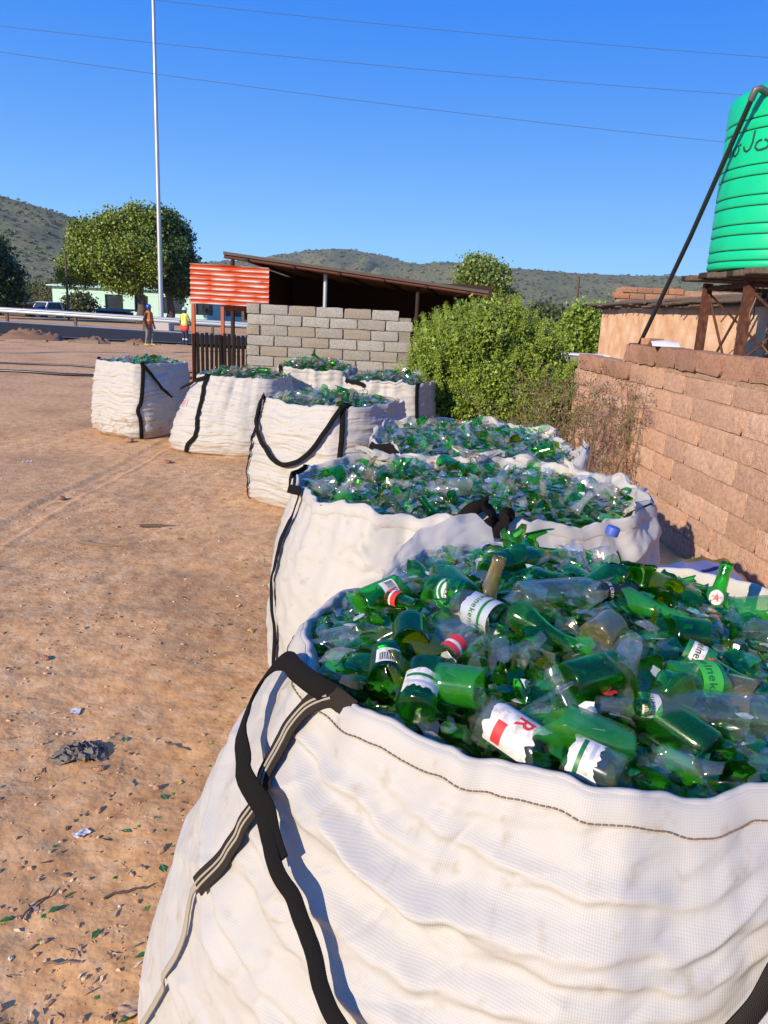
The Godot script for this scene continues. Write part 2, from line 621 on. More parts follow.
func build_hills() -> void:
	var scrub := mat("hill_scrub", Color(1, 1, 1), 0.95)
	scrub.albedo_texture = ntex(noise(0.03, 41, 6), 1024, ramp([[0.0, lin(.070, .085, .030)], [0.42, lin(.105, .118, .046)], [0.62, lin(.165, .150, .075)], [1.0, lin(.25, .21, .12)]]))
	scrub.uv1_triplanar = true
	scrub.uv1_world_triplanar = true
	scrub.uv1_scale = Vector3.ONE * 0.007
	# ridges: distance and, for each bearing (x over depth), the height of the crest above the eye over the distance
	var ridges := [
		[620.0, 300.0, [[-1.6, .05], [-1.1, .10], [-.8, .13], [-.60, .128], [-.50, .122], [-.45, .113], [-.40, .098], [-.34, .076], [-.28, .056], [-.22, .040], [-.14, .022], [-.05, .008], [.05, 0.0]]],
		[1500.0, 500.0, [[-.7, .03], [-.4, .050], [-.25, .052], [-.17, .058], [-.13, .068], [-.09, .075], [-.045, .077], [-.01, .069], [.03, .062], [.08, .055], [.2, .04], [.6, .03]]],
		[1000.0, 420.0, [[-.35, 0.0], [-.2, .020], [-.08, .040], [.0, .058], [.05, .067], [.10, .066], [.16, .0625], [.22, .0605], [.30, .0610], [.37, .0640], [.42, .066], [.5, .068], [.62, .074], [.8, .08], [1.2, .07], [1.7, .04]]],
	]
	var shrubs := []; var tints := []
	for r in ridges:
		var s := Shape.new()
		var profile := Curve.new()
		profile.min_value = 0.0
		profile.max_domain = 2.0
		profile.min_domain = -2.0
		profile.max_value = 0.2
		for p in r[2]:
			profile.add_point(Vector2(p[0], p[1]))
		var nb := 170; var nd := 34
		var b0: float = r[2][0][0]; var b1: float = r[2][-1][0]
		var points := []
		for j in nd + 1:
			var f := float(j) / nd                       # 0 foot, 0.62 crest, 1 behind
			for i in nb + 1:
				var bear := lerpf(b0, b1, float(i) / nb)
				var dist: float = r[0] - r[1] * (1.0 - f / 0.62) * 0.8
				var crest: float = 1.7 + profile.sample_baked(bear) * r[0]
				var rise := smoothstep(0.0, 0.62, f) if f < 0.62 else 1.0 - 0.25 * (f - 0.62)
				rise = lerpf(rise, minf(f / 0.62, 1.0), 0.55) if f < 0.62 else rise
				var x := bear * dist; var z := -dist
				var fold: float = (ridge.get_noise_2d(x * 0.006, z * 0.004) - 0.35) * r[0] * 0.022 + lump.get_noise_2d(x * 0.02, z * 0.02) * r[0] * 0.004
				var y: float = crest * rise + fold * rise * (1.0 - smoothstep(0.45, 0.62, f)) + lump.get_noise_2d(x * 0.06, z * 0.06) * r[0] * 0.0012 * rise - 0.5
				s.v.append(Vector3(x, y, z))
		for j in nd:
			for i in nb:
				var a := j * (nb + 1) + i
				s.quad(a, a + 1, a + nb + 2, a + nb + 1)
		structure("hill", s, scrub)
		for k in 11000:
			var j := rng.randi() % int(nd * 0.66); var i := rng.randi() % nb
			var p: Vector3 = s.v[j * (nb + 1) + i].lerp(s.v[(j + 1) * (nb + 1) + i + 1], rng.randf())
			if p.y < 0.5 or rng.randf() < .45:
				continue
			var big: float = rng.randf_range(1.0, 2.8) * (0.5 + r[0] / 1200.0)
			shrubs.append(at(p.x, p.y + big * 0.2, p.z, Basis(Vector3.UP, rng.randf() * TAU).scaled_local(Vector3(big, big * rng.randf_range(.6, .95), big))))
			var g := rng.randf_range(.6, 1.3)
			tints.append(Color(.085 * g, .105 * g, .034 * g) if rng.randf() < .8 else Color(.16 * g, .145 * g, .06 * g))
	var puff := Shape.new()
	var cluster := noise(1.0, 50, 3)
	for k in 26:
		var d := Vector3(rng.randfn(), absf(rng.randfn()) * 0.8, rng.randfn()).normalized()
		var p := d * rng.randf_range(.35, .55)
		var q := d.cross(Vector3(rng.randfn(), rng.randfn(), rng.randfn())).normalized()
		var w := d.cross(q)
		puff.flat([p - q * .2 - w * .16, p + q * .22 - w * .12 + d * .06, p + q * .05 + w * .24])
	var o := scatter("hill_bushes", puff.done(), M.leaf, shrubs, tints)
	tag(o, "dark green bushes scattered over the dry hillsides", "bushes", "", "stuff")


func build_road() -> void:
	var s := Shape.new()
	for k in 2:
		var zs: Array = [[-35.0, -38.3, -41.6, -45.0], [-45.3, -47.2]][k]
		var t := s if k == 0 else Shape.new()
		for z in zs:
			for i in 41:
				var x := -70.0 + i * 4.0
				t.v.append(Vector3(x, road_rise(x, z) + 0.03, z))
				t.uv.append(Vector2(x, z))
		for j in zs.size() - 1:
			for i in 40:
				var a := j * 41 + i
				t.quad(a, a + 1, a + 42, a + 41)
		structure("road" if k == 0 else "gravel_shoulder", t, M.asphalt if k == 0 else M.concrete)
	# faded edge line and broken centre line
	for z in [-35.5, -44.4]:
		var l := Shape.new()
		for i in 40:
			var x := -68.0 + i * 3.0
			l.flat([Vector3(x, road_rise(x, z) + .036, z), Vector3(x + 3.0, road_rise(x + 3.0, z) + .036, z), Vector3(x + 3.0, road_rise(x + 3.0, z - .12) + .036, z - .12), Vector3(x, road_rise(x, z - .12) + .036, z - .12)])
		structure("edge_line", l, M.concrete)
	# kerb stones set along the digging, some missing
	var x := -22.0
	while x < -6.0:
		if rng.randf() < .8:
			var kerb := Shape.new()
			kerb.box(Transform3D(Basis(Vector3.UP, rng.randf_range(-.06, .06)), Vector3.ZERO), Vector3(.94, .2, .16), 0.015)
			var o := part("kerb_stone", kerb, M.dusty_concrete)
			var z := -31.6 - (x + 14.0) * 0.18 + rng.randf_range(-.15, .15)
			o.position = Vector3(x, ground_y(x, z) + rng.randf_range(-.03, .05), z)
			o.rotation.z = rng.randf_range(-.05, .05)
			tag(o, "grey kerb stone set loosely in the dirt before the road", "kerb stone", "kerb stones along the road works")
		x += 1.0 + (rng.randf() * 1.6 if rng.randf() < .4 else 0.0)
	# heaps of dug earth
	for h in [[-15.2, -33.0, 1.25, .42, "largest dark heap of dug earth near the end of the guardrail"], [-18.4, -33.2, .8, .3, "low heap of dug earth at the edge of the dirt yard"], [-12.4, -32.6, .8, .26, "small dark earth heap beside the loose kerb stones"], [-10.9, -33.6, .55, .22, "earth clod heap between the kerb stones and the worker in orange"]]:
		var e := Shape.new()
		for j in 15:
			for i in 29:
				var a := TAU * i / 28.0
				var r: float = j / 14.0
				var px: float = h[0] + cos(a) * r * h[2] * 1.3; var pz: float = h[1] + sin(a) * r * h[2] * .8
				var y: float = h[3] * (1.0 - r * r) * (0.7 + 0.8 * absf(lump.get_noise_2d(px * 2.0, pz * 2.0))) + lump.get_noise_2d(px * 7.0, pz * 7.0) * .08
				e.v.append(Vector3(px, ground_y(px, pz) - .03 * r + maxf(y, -.02), pz)); e.uv.append(Vector2(px, pz))
		for j in 14:
			for i in 28:
				var a := j * 29 + i
				e.quad(a, a + 1, a + 30, a + 29)
		tag(part("earth_heap", e, world_tex(mat("dug_earth", lin(.20, .11, .062), .97), null, null, 1.0)), h[4], "earth heap", "heaps of dug earth")
	# guardrail: one beam on posts
	var g := thing("guardrail", "galvanised steel guardrail on posts running along the far road edge", "guardrail")
	var beam := Shape.new()
	var wave := [[0.155, 0.0], [.14, .035], [.085, .08], [.045, .075], [0.0, .02], [-.045, .075], [-.085, .08], [-.14, .035], [-.155, 0.0]]
	for i in 31:
		var px := -60.0 + i * 3.0
		for q in wave:
			beam.v.append(Vector3(px, road_rise(px, -46.0) + .68 + q[0], -45.9 + q[1]))
	for i in 30:
		for q in 8:
			var a := i * 9 + q
			beam.quad(a, a + 1, a + 10, a + 9)
	part("beam", beam, M.galvanised, g)
	for i in 23:
		var px := -58.5 + i * 4.0
		var p := Shape.new()
		p.box(at(px, road_rise(px, -46.0) + .4, -46.02), Vector3(.15, .9, .15), .01)
		part("post", p, M.old_wood, g)


# ---------------------------------------------------------------- trees and plants
func leaf_clump(number: int, leaves: int, size: float, radius: float, long := 2.2) -> ArrayMesh:
	var r := RandomNumberGenerator.new()
	r.seed = number
	var s := Shape.new()
	for k in leaves:
		var p := Vector3(r.randfn(), r.randfn(), r.randfn()) * radius * 0.55
		var d := Vector3(r.randfn(), r.randfn() + 0.35, r.randfn()).normalized()
		var w := d.cross(Vector3(r.randfn(), r.randfn(), r.randfn())).normalized()
		var up := d.cross(w)
		var l := size * r.randf_range(.6, 1.2)
		var a := p; var b := p + d * l * .45 + w * l / long + up * l * .1; var e := p + d * l; var f := p + d * l * .45 - w * l / long + up * l * .1
		s.flat([a, b, e]); s.flat([a, e, f])
	return s.done()


# lobes: [centre, radii]; leaves lie mostly in the outer shell of each lobe, thinned by noise so that gaps stay open
func crown(parent: Node, called: String, lobes: Array, count: int, meshes: Array, material: Material, tint: Callable, size := 1.0, core := 0.55, gap := 0.25) -> void:
	var total := 0.0
	for l in lobes: total += l[1].x * l[1].y + l[1].y * l[1].z
	var lists := []; var colours := []
	for m in meshes:
		lists.append([]); colours.append([])
	var fine := []
	for l in lobes:                                # each lobe breaks up into smaller tufts
		fine.append([l[0], l[1] * .72])
		for k in 9:
			var d := Vector3(rng.randfn(), rng.randfn() + .25, rng.randfn()).normalized()
			fine.append([l[0] + d * l[1] * rng.randf_range(.55, .82), l[1] * rng.randf_range(.26, .46)])
	lobes = fine
	total = 0.0
	for l in lobes: total += l[1].x * l[1].y + l[1].y * l[1].z
	for l in lobes:
		var amount := int(count * (l[1].x * l[1].y + l[1].y * l[1].z) / total)
		for k in amount:
			var d := Vector3(rng.randfn(), rng.randfn(), rng.randfn()).normalized()
			var r := core + (1.06 - core) * pow(rng.randf(), 0.6)
			var off: Vector3 = d * r
			var p: Vector3 = l[0] + Vector3(off.x * l[1].x, off.y * l[1].y, off.z * l[1].z)
			p += Vector3(rng.randfn(), rng.randfn(), rng.randfn()) * 0.04 * l[1].y
			var scale_: float = 2.4 / l[1].y
			if lump.get_noise_3d(p.x * scale_, p.y * scale_, p.z * scale_) < rng.randf_range(-.7, gap) - 0.25:
				continue
			if p.y < 0.06:
				continue
			var which := rng.randi() % meshes.size()
			var b := Basis(Vector3(rng.randfn(), rng.randfn(), rng.randfn()).normalized(), rng.randf() * TAU) * Basis.from_scale(Vector3.ONE * size * rng.randf_range(.7, 1.25))
			lists[which].append(Transform3D(b, p))
			colours[which].append(tint.call(p))
	for k in meshes.size():
		var o := scatter(called, meshes[k], material, lists[k], colours[k], parent)
		o.set_meta("kind", "stuff")


func greens(a: Color, b: Color) -> Callable:
	return func(_p):
		var t := rng.randf()
		var g := rng.randf_range(.8, 1.2)
		return Color(lerpf(a.r, b.r, t) * g, lerpf(a.g, b.g, t) * g, lerpf(a.b, b.b, t) * g)


func limbs(parent: Node, base: Vector3, fork: float, ends: Array, thick: float, material: Material) -> void:
	var s := Shape.new()
	var top := base + Vector3(0.05 * fork, fork, 0.0)
	s.tube([base - Vector3(0, .1, 0), base.lerp(top, .5) + Vector3(thick * .5, 0, 0), top], [thick * 1.25, thick, thick * .85], 9)
	part("trunk", s, material, parent)
	for e in ends:
		var l := Shape.new()
		var bow: Vector3 = top.lerp(e, .5) + Vector3(rng.randf_range(-.1, .1), .12, rng.randf_range(-.1, .1)) * top.distance_to(e)
		l.tube([top - Vector3(0, thick * .4, 0), bow, e], [thick * .6, thick * .4, thick * .12], 6)
		part("limb", l, material, parent)


func tree(label: String, base: Vector3, fork: float, lobes: Array, count: int, clumps: Array, tint: Callable, thick: float, size := 1.0, gap := .25) -> Node3D:
	var t := thing("tree", label, "tree", Vector3.ZERO)
	var ends := []
	for l in lobes: ends.append(l[0])
	limbs(t, base, fork, ends, thick, M.bark)
	crown(t, "crown", lobes, count, clumps, M.leaf, tint, size, .5, gap)
	return t


func build_far_side() -> void:
	# tall lamp mast behind the guardrail
	var mast := thing("light_mast", "tall pale grey steel mast on a concrete footing behind the guardrail", "mast", Vector3(-14.5, 0.15, -49.5))
	var s := Shape.new()
	s.tube([Vector3(0, .3, 0), Vector3(0, 9, 0), Vector3(0, 26, 0)], [.15, .12, .075], 16)
	part("shaft", s, M.galvanised, mast)
	s = Shape.new(); s.box(at(0, .25, 0), Vector3(1.3, .7, 1.1), .05)
	part("footing", s, M.concrete, mast)
	s = Shape.new(); s.lathe(PackedVector2Array([Vector2(.2, .62), Vector2(.34, .62), Vector2(.34, .66), Vector2(.2, .66)]), 14)
	part("flange", s, M.galvanised, mast)
	# pale green building with a row of openings
	var b := thing("long_building", "long low mint green building with dark openings beneath the spreading tree", "building", Vector3(-30.0, 0.4, -70.0))
	var openings := [[2.0, 1.3], [4.6, 1.6], [7.2, 1.2], [9.6, 2.0], [12.6, 1.5], [15.2, 1.6], [17.8, 1.4]]
	var left := 0.0
	s = Shape.new()
	for o in openings:
		s.box(at((left + o[0]) * .5, .95, 0), Vector3(o[0] - left, 1.9, .3))
		s.box(at(o[0] + o[1] * .5, .25, .003), Vector3(o[1], .5, .3))
		left = o[0] + o[1]
	s.box(at((left + 20.5) * .5, .95, 0), Vector3(20.5 - left, 1.9, .3))
	s.box(at(10.25, 2.2, 0.004), Vector3(20.5, .6, .32))
	part("wall", s, M.mint_wall, b)
	s = Shape.new(); s.box(at(10.25, 1.1, -3.5), Vector3(20.3, 2.3, .2)); s.box(at(10.25, 0.02, -1.8), Vector3(20.3, .04, 3.4))
	part("back_wall", s, M.mint_wall, b)
	s = Shape.new(); s.box(Transform3D(Basis(Vector3.RIGHT, .05), Vector3(10.25, 2.56, -1.6)), Vector3(21.2, .1, 4.4))
	part("roof", s, M.mint_wall, b)
	for o in openings:
		s = Shape.new(); s.box(at(o[0] + o[1] * .5, 1.2, -.06), Vector3(o[1], 1.4, .03)); part("window", s, M.window_glass, b)
	# shacks and low walls on the far verge
	for k in [[-33.5, -58.0, 4.4, .95, "low dark brick stall on the verge left of the white pickup"], [-29.5, -60.0, 3.4, .80, "wide dark market stall behind the white pickup"], [-21.6, -61.0, 2.4, .6, "dark low stall with open front below the spreading tree"], [-8.5, -58.0, 5.0, 1.5, "brown shack with a flat sheet roof behind the guardrail and the slatted fence"]]:
		var h := thing("roadside_stall", k[4], "stall", Vector3(k[0], .35, k[1]), "stalls beyond the road")
		s = Shape.new(); s.box(at(0, k[3] * .5, -1.0), Vector3(k[2], k[3], .15)); s.box(at(-k[2] * .5, k[3] * .5, -.4), Vector3(.15, k[3], 1.1)); s.box(at(k[2] * .5, k[3] * .5, -.4), Vector3(.15, k[3], 1.1)); s.box(at(0, .25, .2), Vector3(k[2], .5, .12))
		part("wall", s, M.shack_wall, h)
		s = Shape.new(); s.box(Transform3D(Basis(Vector3.RIGHT, .08), Vector3(0, k[3] + .12, -.4)), Vector3(k[2] + .5, .06, 2.0))
		part("roof", s, M.roof_sheet, h)
		for q in [-.48, 0.0, .48]:
			s = Shape.new(); s.box(at(q * k[2], k[3] * .5, .25), Vector3(.1, k[3], .1)); part("post", s, M.old_wood, h)
	# thin pole beside the trees
	var pole := Shape.new(); pole.tube([Vector3(0, 0, 0), Vector3(0, 4.6, 0)], [.09, .07], 7)
	var po := part("wooden_pole", pole, M.bark); po.position = Vector3(-23.4, .3, -57.0)
	tag(po, "thin dark wooden pole in front of the mint green building", "pole")
	# pickup parked beyond the rail
	var t := thing("pickup_truck", "small white pickup truck parked on the verge beyond the guardrail", "pickup", Vector3(-27.2, -.02, -63.0))
	t.rotation.y = 1.1
	s = Shape.new()
	s.box(at(0, .62, 0), Vector3(4.3, .5, 1.65), .08); s.box(at(-1.75, .78, 0), Vector3(.75, .3, 1.55), .08)
	part("body", s, M.truck_paint, t)
	s = Shape.new()
	var cab := [Vector2(-1.25, .85), Vector2(-.85, 1.45), Vector2(.35, 1.48), Vector2(.55, .85)]
	for z in [-.76, .76]:
		var pts := []
		for q in cab: pts.append(Vector3(q.x, q.y, z * (1.0 if q.y < 1.0 else .88)))
		if z > 0: pts.reverse()
		s.flat(pts)
	for i in 3:
		var q0: Vector2 = cab[i]; var q1: Vector2 = cab[i + 1]
		var w0 := .76 if q0.y < 1.0 else .67; var w1 := .76 if q1.y < 1.0 else .67
		s.flat([Vector3(q0.x, q0.y, w0), Vector3(q1.x, q1.y, w1), Vector3(q1.x, q1.y, -w1), Vector3(q0.x, q0.y, -w0)])
	part("cab", s, M.truck_paint, t)
	s = Shape.new(); s.flat([Vector3(-1.05, .93, .775), Vector3(.38, .93, .775), Vector3(.24, 1.4, .70), Vector3(-.78, 1.4, .70)]); part("side_window", s, M.window_glass, t)
	s = Shape.new(); s.flat([Vector3(-1.23, .92, .66), Vector3(-.89, 1.42, .58), Vector3(-.89, 1.42, -.58), Vector3(-1.23, .92, -.66)]); part("windscreen", s, M.window_glass, t)
	for x in [-1.35, 1.35]:
		for z in [-.72, .72]:
			s = Shape.new(); s.lathe(PackedVector2Array([Vector2(.0, -.1), Vector2(.31, -.1), Vector2(.34, -.05), Vector2(.34, .05), Vector2(.31, .1), Vector2(0, .1)]), 16, Transform3D(Basis(Vector3.RIGHT, PI / 2), Vector3(x, .34, z)))
			part("wheel", s, M.rubber, t)
	# trees over the road
	var far_leaf := [leaf_clump(1, 22, .20, .50, 2.6), leaf_clump(2, 22, .20, .50, 2.6)]
	tree("broad olive green tree spreading over the mint building, its crown yellowish", Vector3(-19.2, .3, -60), 2.0, [[Vector3(-22.6, 5.05, -60), Vector3(2.2, 2.0, 2.0)], [Vector3(-20.6, 6.0, -60.2), Vector3(2.6, 2.0, 2.2)], [Vector3(-23.6, 4.05, -59.6), Vector3(1.5, 1.3, 1.4)], [Vector3(-20.8, 4.35, -59.0), Vector3(2.2, 1.7, 1.8)], [Vector3(-18.8, 6.7, -60.6), Vector3(1.8, 1.5, 1.8)], [Vector3(-18.6, 5.05, -59.6), Vector3(1.8, 1.7, 1.8)]], 8000, far_leaf, greens(Color(.25, .32, .035), Color(.10, .155, .022)), .34)
	tree("dark green tree standing behind the grey lamp mast", Vector3(-17.4, .3, -61.5), 1.6, [[Vector3(-17.6, 6.2, -61.5), Vector3(1.9, 1.9, 2.0)], [Vector3(-16.8, 4.6, -61.5), Vector3(1.5, 1.9, 1.8)], [Vector3(-18.6, 4.25, -61.0), Vector3(1.6, 1.6, 1.6)], [Vector3(-16.6, 3.45, -61.5), Vector3(1.2, 1.2, 1.3)]], 6500, far_leaf, greens(Color(.06, .12, .024), Color(.035, .07, .017)), .30)
	tree("very dark rounded tree beside the road at the foot of the hill", Vector3(-27.8, .3, -54.0), 1.2, [[Vector3(-27.6, 3.6, -54), Vector3(2.0, 1.9, 2.0)], [Vector3(-28.6, 4.2, -54.5), Vector3(2.2, 2.0, 2.0)], [Vector3(-26.9, 2.1, -54), Vector3(1.5, 1.5, 1.6)]], 3600, far_leaf, greens(Color(.018, .045, .012), Color(.030, .07, .015)), .30)
	var k2 := 0
	for q in [[-36.0, -84.0, 1.9], [-33.0, -80.0, 1.4], [-42.0, -92.0, 2.2], [-30.0, -88.0, 2.1], [-25.4, -64.5, 1.1], [-46.0, -95.0, 2.4], [-27.0, -80.0, 1.4]]:
		var o := thing("roadside_bush", ["yellowish bush at the foot of the hill beyond the mint building", "olive bush among the growth behind the mint building", "large dull green bush at the hill foot", "grey green bush behind the dark stalls", "low bright bush beside the wooden pole and the mint wall", "tall dull bush behind the very dark tree", "small bush behind the roof of the mint building"][k2], "bush", Vector3.ZERO, "bushes at the hill foot")
		crown(o, "foliage", [[Vector3(q[0], q[2] * .8, q[1]), Vector3(q[2] * 1.2, q[2], q[2])]], 420, far_leaf, M.leaf, greens(Color(.13, .14, .045), Color(.06, .085, .03)), 1.0, .4)
		k2 += 1
	# behind the yard: a tree over the shed roof, a pole, a bright tree beside the house
	var mid_leaf := [leaf_clump(4, 20, .11, .28, 2.6), leaf_clump(5, 20, .11, .28, 2.6)]
	tree("rounded green tree showing above the big bush before the right hill", Vector3(3.3, 0, -30), 1.0, [[Vector3(3.2, 2.95, -30), Vector3(1.0, .95, .95)], [Vector3(4.0, 2.1, -30.2), Vector3(.8, .8, .8)], [Vector3(2.4, 1.9, -30), Vector3(.8, .8, .8)]], 4200, mid_leaf, greens(Color(.11, .17, .04), Color(.17, .23, .045)), .12)
	tree("bright yellow green tree close beside the corner of the peach house", Vector3(4.4, 0, -17), .9, [[Vector3(4.15, 1.55, -17), Vector3(.5, .55, .5)], [Vector3(4.7, 1.45, -17.2), Vector3(.6, .6, .6)], [Vector3(3.7, 1.1, -16.8), Vector3(.55, .55, .55)]], 3600, mid_leaf, greens(Color(.24, .34, .04), Color(.14, .22, .03)), .09, .7)
	tree("small dull tree between the bright tree and the big bush", Vector3(4.1, 0, -21), .8, [[Vector3(4.0, 1.3, -21), Vector3(.8, .75, .7)], [Vector3(3.0, 1.2, -21), Vector3(.8, .6, .7)]], 1700, mid_leaf, greens(Color(.07, .10, .03), Color(.05, .075, .022)), .08, .8)
	pole = Shape.new(); pole.tube([Vector3(0, 0, 0), Vector3(0.02, 3.9, 0)], [.085, .065], 7)
	po = part("utility_pole", pole, M.bark); po.position = Vector3(9.1, 0, -40)
	tag(po, "dark leaning utility pole standing before the scrubby right hill", "pole")
	var sheet := thing("metal_trough", "pale blue metal water trough on legs between bush and peach house", "trough", Vector3(2.95, 0, -12.3))
	s = Shape.new(); s.box(at(0, 1.17, 0), Vector3(.75, .10, .5), .02); part("basin", s, M.galvanised, sheet)
	s = Shape.new(); s.box(at(0, 1.235, 0), Vector3(.79, .02, .54)); part("rim", s, M.white_paint, sheet)
	for x in [-.32, .32]:
		s = Shape.new(); s.box(at(x, .56, 0), Vector3(.06, 1.12, .4)); part("leg", s, M.dark_wood, sheet)


func build_plants() -> void:
	# the big bush by the row of bags
	var fine := [leaf_clump(11, 20, .045, .095, 3.0), leaf_clump(12, 20, .045, .095, 3.0), leaf_clump(13, 16, .055, .11, 3.4)]
	var b := thing("leafy_bush", "big bright green leafy bush spilling between block wall and clay wall", "bush", Vector3.ZERO)
	var lobes := [[Vector3(.85, 1.25, -8.8), Vector3(.72, .72, .7)], [Vector3(1.45, 1.15, -8.9), Vector3(.62, .68, .7)], [Vector3(.5, .85, -8.6), Vector3(.55, .72, .6)], [Vector3(1.1, .7, -8.35), Vector3(.75, .72, .6)], [Vector3(1.75, .7, -8.7), Vector3(.5, .65, .6)], [Vector3(1.15, 1.62, -9.0), Vector3(.5, .42, .5)], [Vector3(.55, 1.45, -9.0), Vector3(.4, .36, .4)]]
	for l in lobes:
		l[0] = Vector3(l[0].x * 1.12 + .10, 1.55 + (l[0].y - 1.7) * 1.02, l[0].z * 1.15)
		l[1] = l[1] * .98
	for k in 8:
		var s := Shape.new()
		var e: Vector3 = lobes[k % 7][0] + Vector3(rng.randf_range(-.2, .2), rng.randf_range(0, .3), rng.randf_range(-.1, .2))
		var foot := Vector3(1.3 + rng.randf_range(-.2, .2), 0, -10.1 + rng.randf_range(-.15, .15))
		s.tube([foot, foot.lerp(e, .5) + Vector3(0, .12, 0), e], [.028, .02, .006], 6)
		part("stem", s, M.bark, b)
	crown(b, "foliage", lobes, 15000, fine, M.leaf, greens(Color(.25, .33, .028), Color(.085, .15, .016)), 1.0, .45, .3)
	# upright sprays that break the outline
	var shoots := []; var cols := []
	for k in 330:
		var l: Array = lobes[rng.randi() % 7]
		var d := Vector3(rng.randfn(), absf(rng.randfn()) + .2, rng.randfn() + .3).normalized()
		var p: Vector3 = l[0] + d * l[1] * .95
		for q in 7:
			var w := p + (d + Vector3(0, .5, 0)).normalized() * q * .035
			shoots.append(Transform3D(Basis(Vector3(rng.randfn(), rng.randfn(), rng.randfn()).normalized(), rng.randf() * TAU) * Basis.from_scale(Vector3.ONE * (.65 - q * .06)), w))
			var g := rng.randf_range(.8, 1.2)
			cols.append(Color(.24 * g, .33 * g, .035 * g))
	scatter("shoots", fine[0], M.leaf, shoots, cols, b).set_meta("kind", "stuff")
	# dry weeds against the clay wall
	for w in [[Vector3(1.80, 0, -7.3), 1.32, 17, "dry brown twiggy weed leaning on the clay wall, its tips reddish"], [Vector3(1.42, 0, -7.6), 1.30, 18, "straggly olive weed with dry stalks beside the big bush"], [Vector3(2.02, 0, -6.9), 1.30, 13, "small dead weed with curled brown leaves by the clay wall"]]:
		var t := thing("dry_weed", w[3], "weed", Vector3.ZERO, "dry weeds by the clay wall")
		var s := Shape.new()
		var places := []; var tints := []; var green: bool = w[3].begins_with("straggly")
		for k in w[2]:
			var a := rng.randf() * TAU
			var lean := rng.randf_range(.03, .30)
			var p: Vector3 = w[0] + Vector3(cos(a), 0, sin(a)) * .1
			var path := [p]; var radii := [.006]
			var dir := Vector3(cos(a) * lean, 1.0, sin(a) * lean).normalized()
			var steps := 9
			for q in steps:
				dir = (dir + Vector3(rng.randf_range(-.22, .22), rng.randf_range(-.12, .06), rng.randf_range(-.22, .22))).normalized()
				p += dir * w[1] * rng.randf_range(.8, 1.1) / steps
				p.x = minf(p.x, 2.18)
				path.append(p); radii.append(.006 - .0005 * q)
				if q > 0:
					for z in 2:
						var off := Vector3(rng.randfn(), rng.randfn() * .6, rng.randfn()) * .055
						var tip := p + off * 1.6
						s.tube([p, tip], [.0022, .001], 3, false)
						places.append(Transform3D(Basis(Vector3(rng.randfn(), rng.randfn(), rng.randfn()).normalized(), rng.randf() * TAU) * Basis.from_scale(Vector3.ONE * rng.randf_range(.22, .48)), tip))
						var g := rng.randf_range(.7, 1.3)
						var pick := rng.randf()
						tints.append(Color(.13 * g, .135 * g, .04 * g) if green or pick < .3 else (Color(.20 * g, .12 * g, .065 * g) if pick < .8 else Color(.24 * g, .085 * g, .06 * g)))
			s.tube(path, radii, 4, false)
		part("stalks", s, M.twig, t)
		scatter("leaves", fine[1], M.dry_leaf, places, tints, t).set_meta("kind", "stuff")


func build_wires() -> void:
	# power pole out of view on the left and another on the right carry three lines
	var hang := [[8.75, 9.04], [7.88, 8.13], [7.62, 6.47]]
	for p in [[-17.2, -18.53, 9.1, 0, "tall wooden power pole carrying three lines beside the dirt yard"], [24.0, -24.08, 9.4, 1, "tall wooden power pole carrying three lines behind the peach house"]]:
		var t := thing("power_pole", p[4], "pole", Vector3(p[0], 0, p[1]), "power poles")
		var s := Shape.new(); s.tube([Vector3(0, -.2, 0), Vector3(0, p[2], 0)], [.13, .09], 10); part("shaft", s, M.bark, t)
		for h in hang:
			s = Shape.new(); s.lathe(PackedVector2Array([Vector2(.015, 0), Vector2(.045, .02), Vector2(.03, .05), Vector2(.045, .08), Vector2(.0, .12)]), 10, at(0, h[p[3]] - .12, .13)); part("insulator", s, M.concrete, t)
	for k in 3:
		var a := Vector3(-17.2, hang[k][0], -18.4); var b := Vector3(24.0, hang[k][1], -23.95)
		var path := []
		for i in 25:
			var f := i / 24.0
			path.append(a.lerp(b, f) - Vector3(0, .5 * 4.0 * f * (1.0 - f), 0))
		var s := Shape.new(); s.tube(path, .0055, 5)
		tag(part("power_line", s, M.grey_plastic), ["topmost power line sagging across the sky", "middle power line sagging across the sky", "lowest power line, passing behind the tank's leaning pipe"][k], "wire", "power lines")


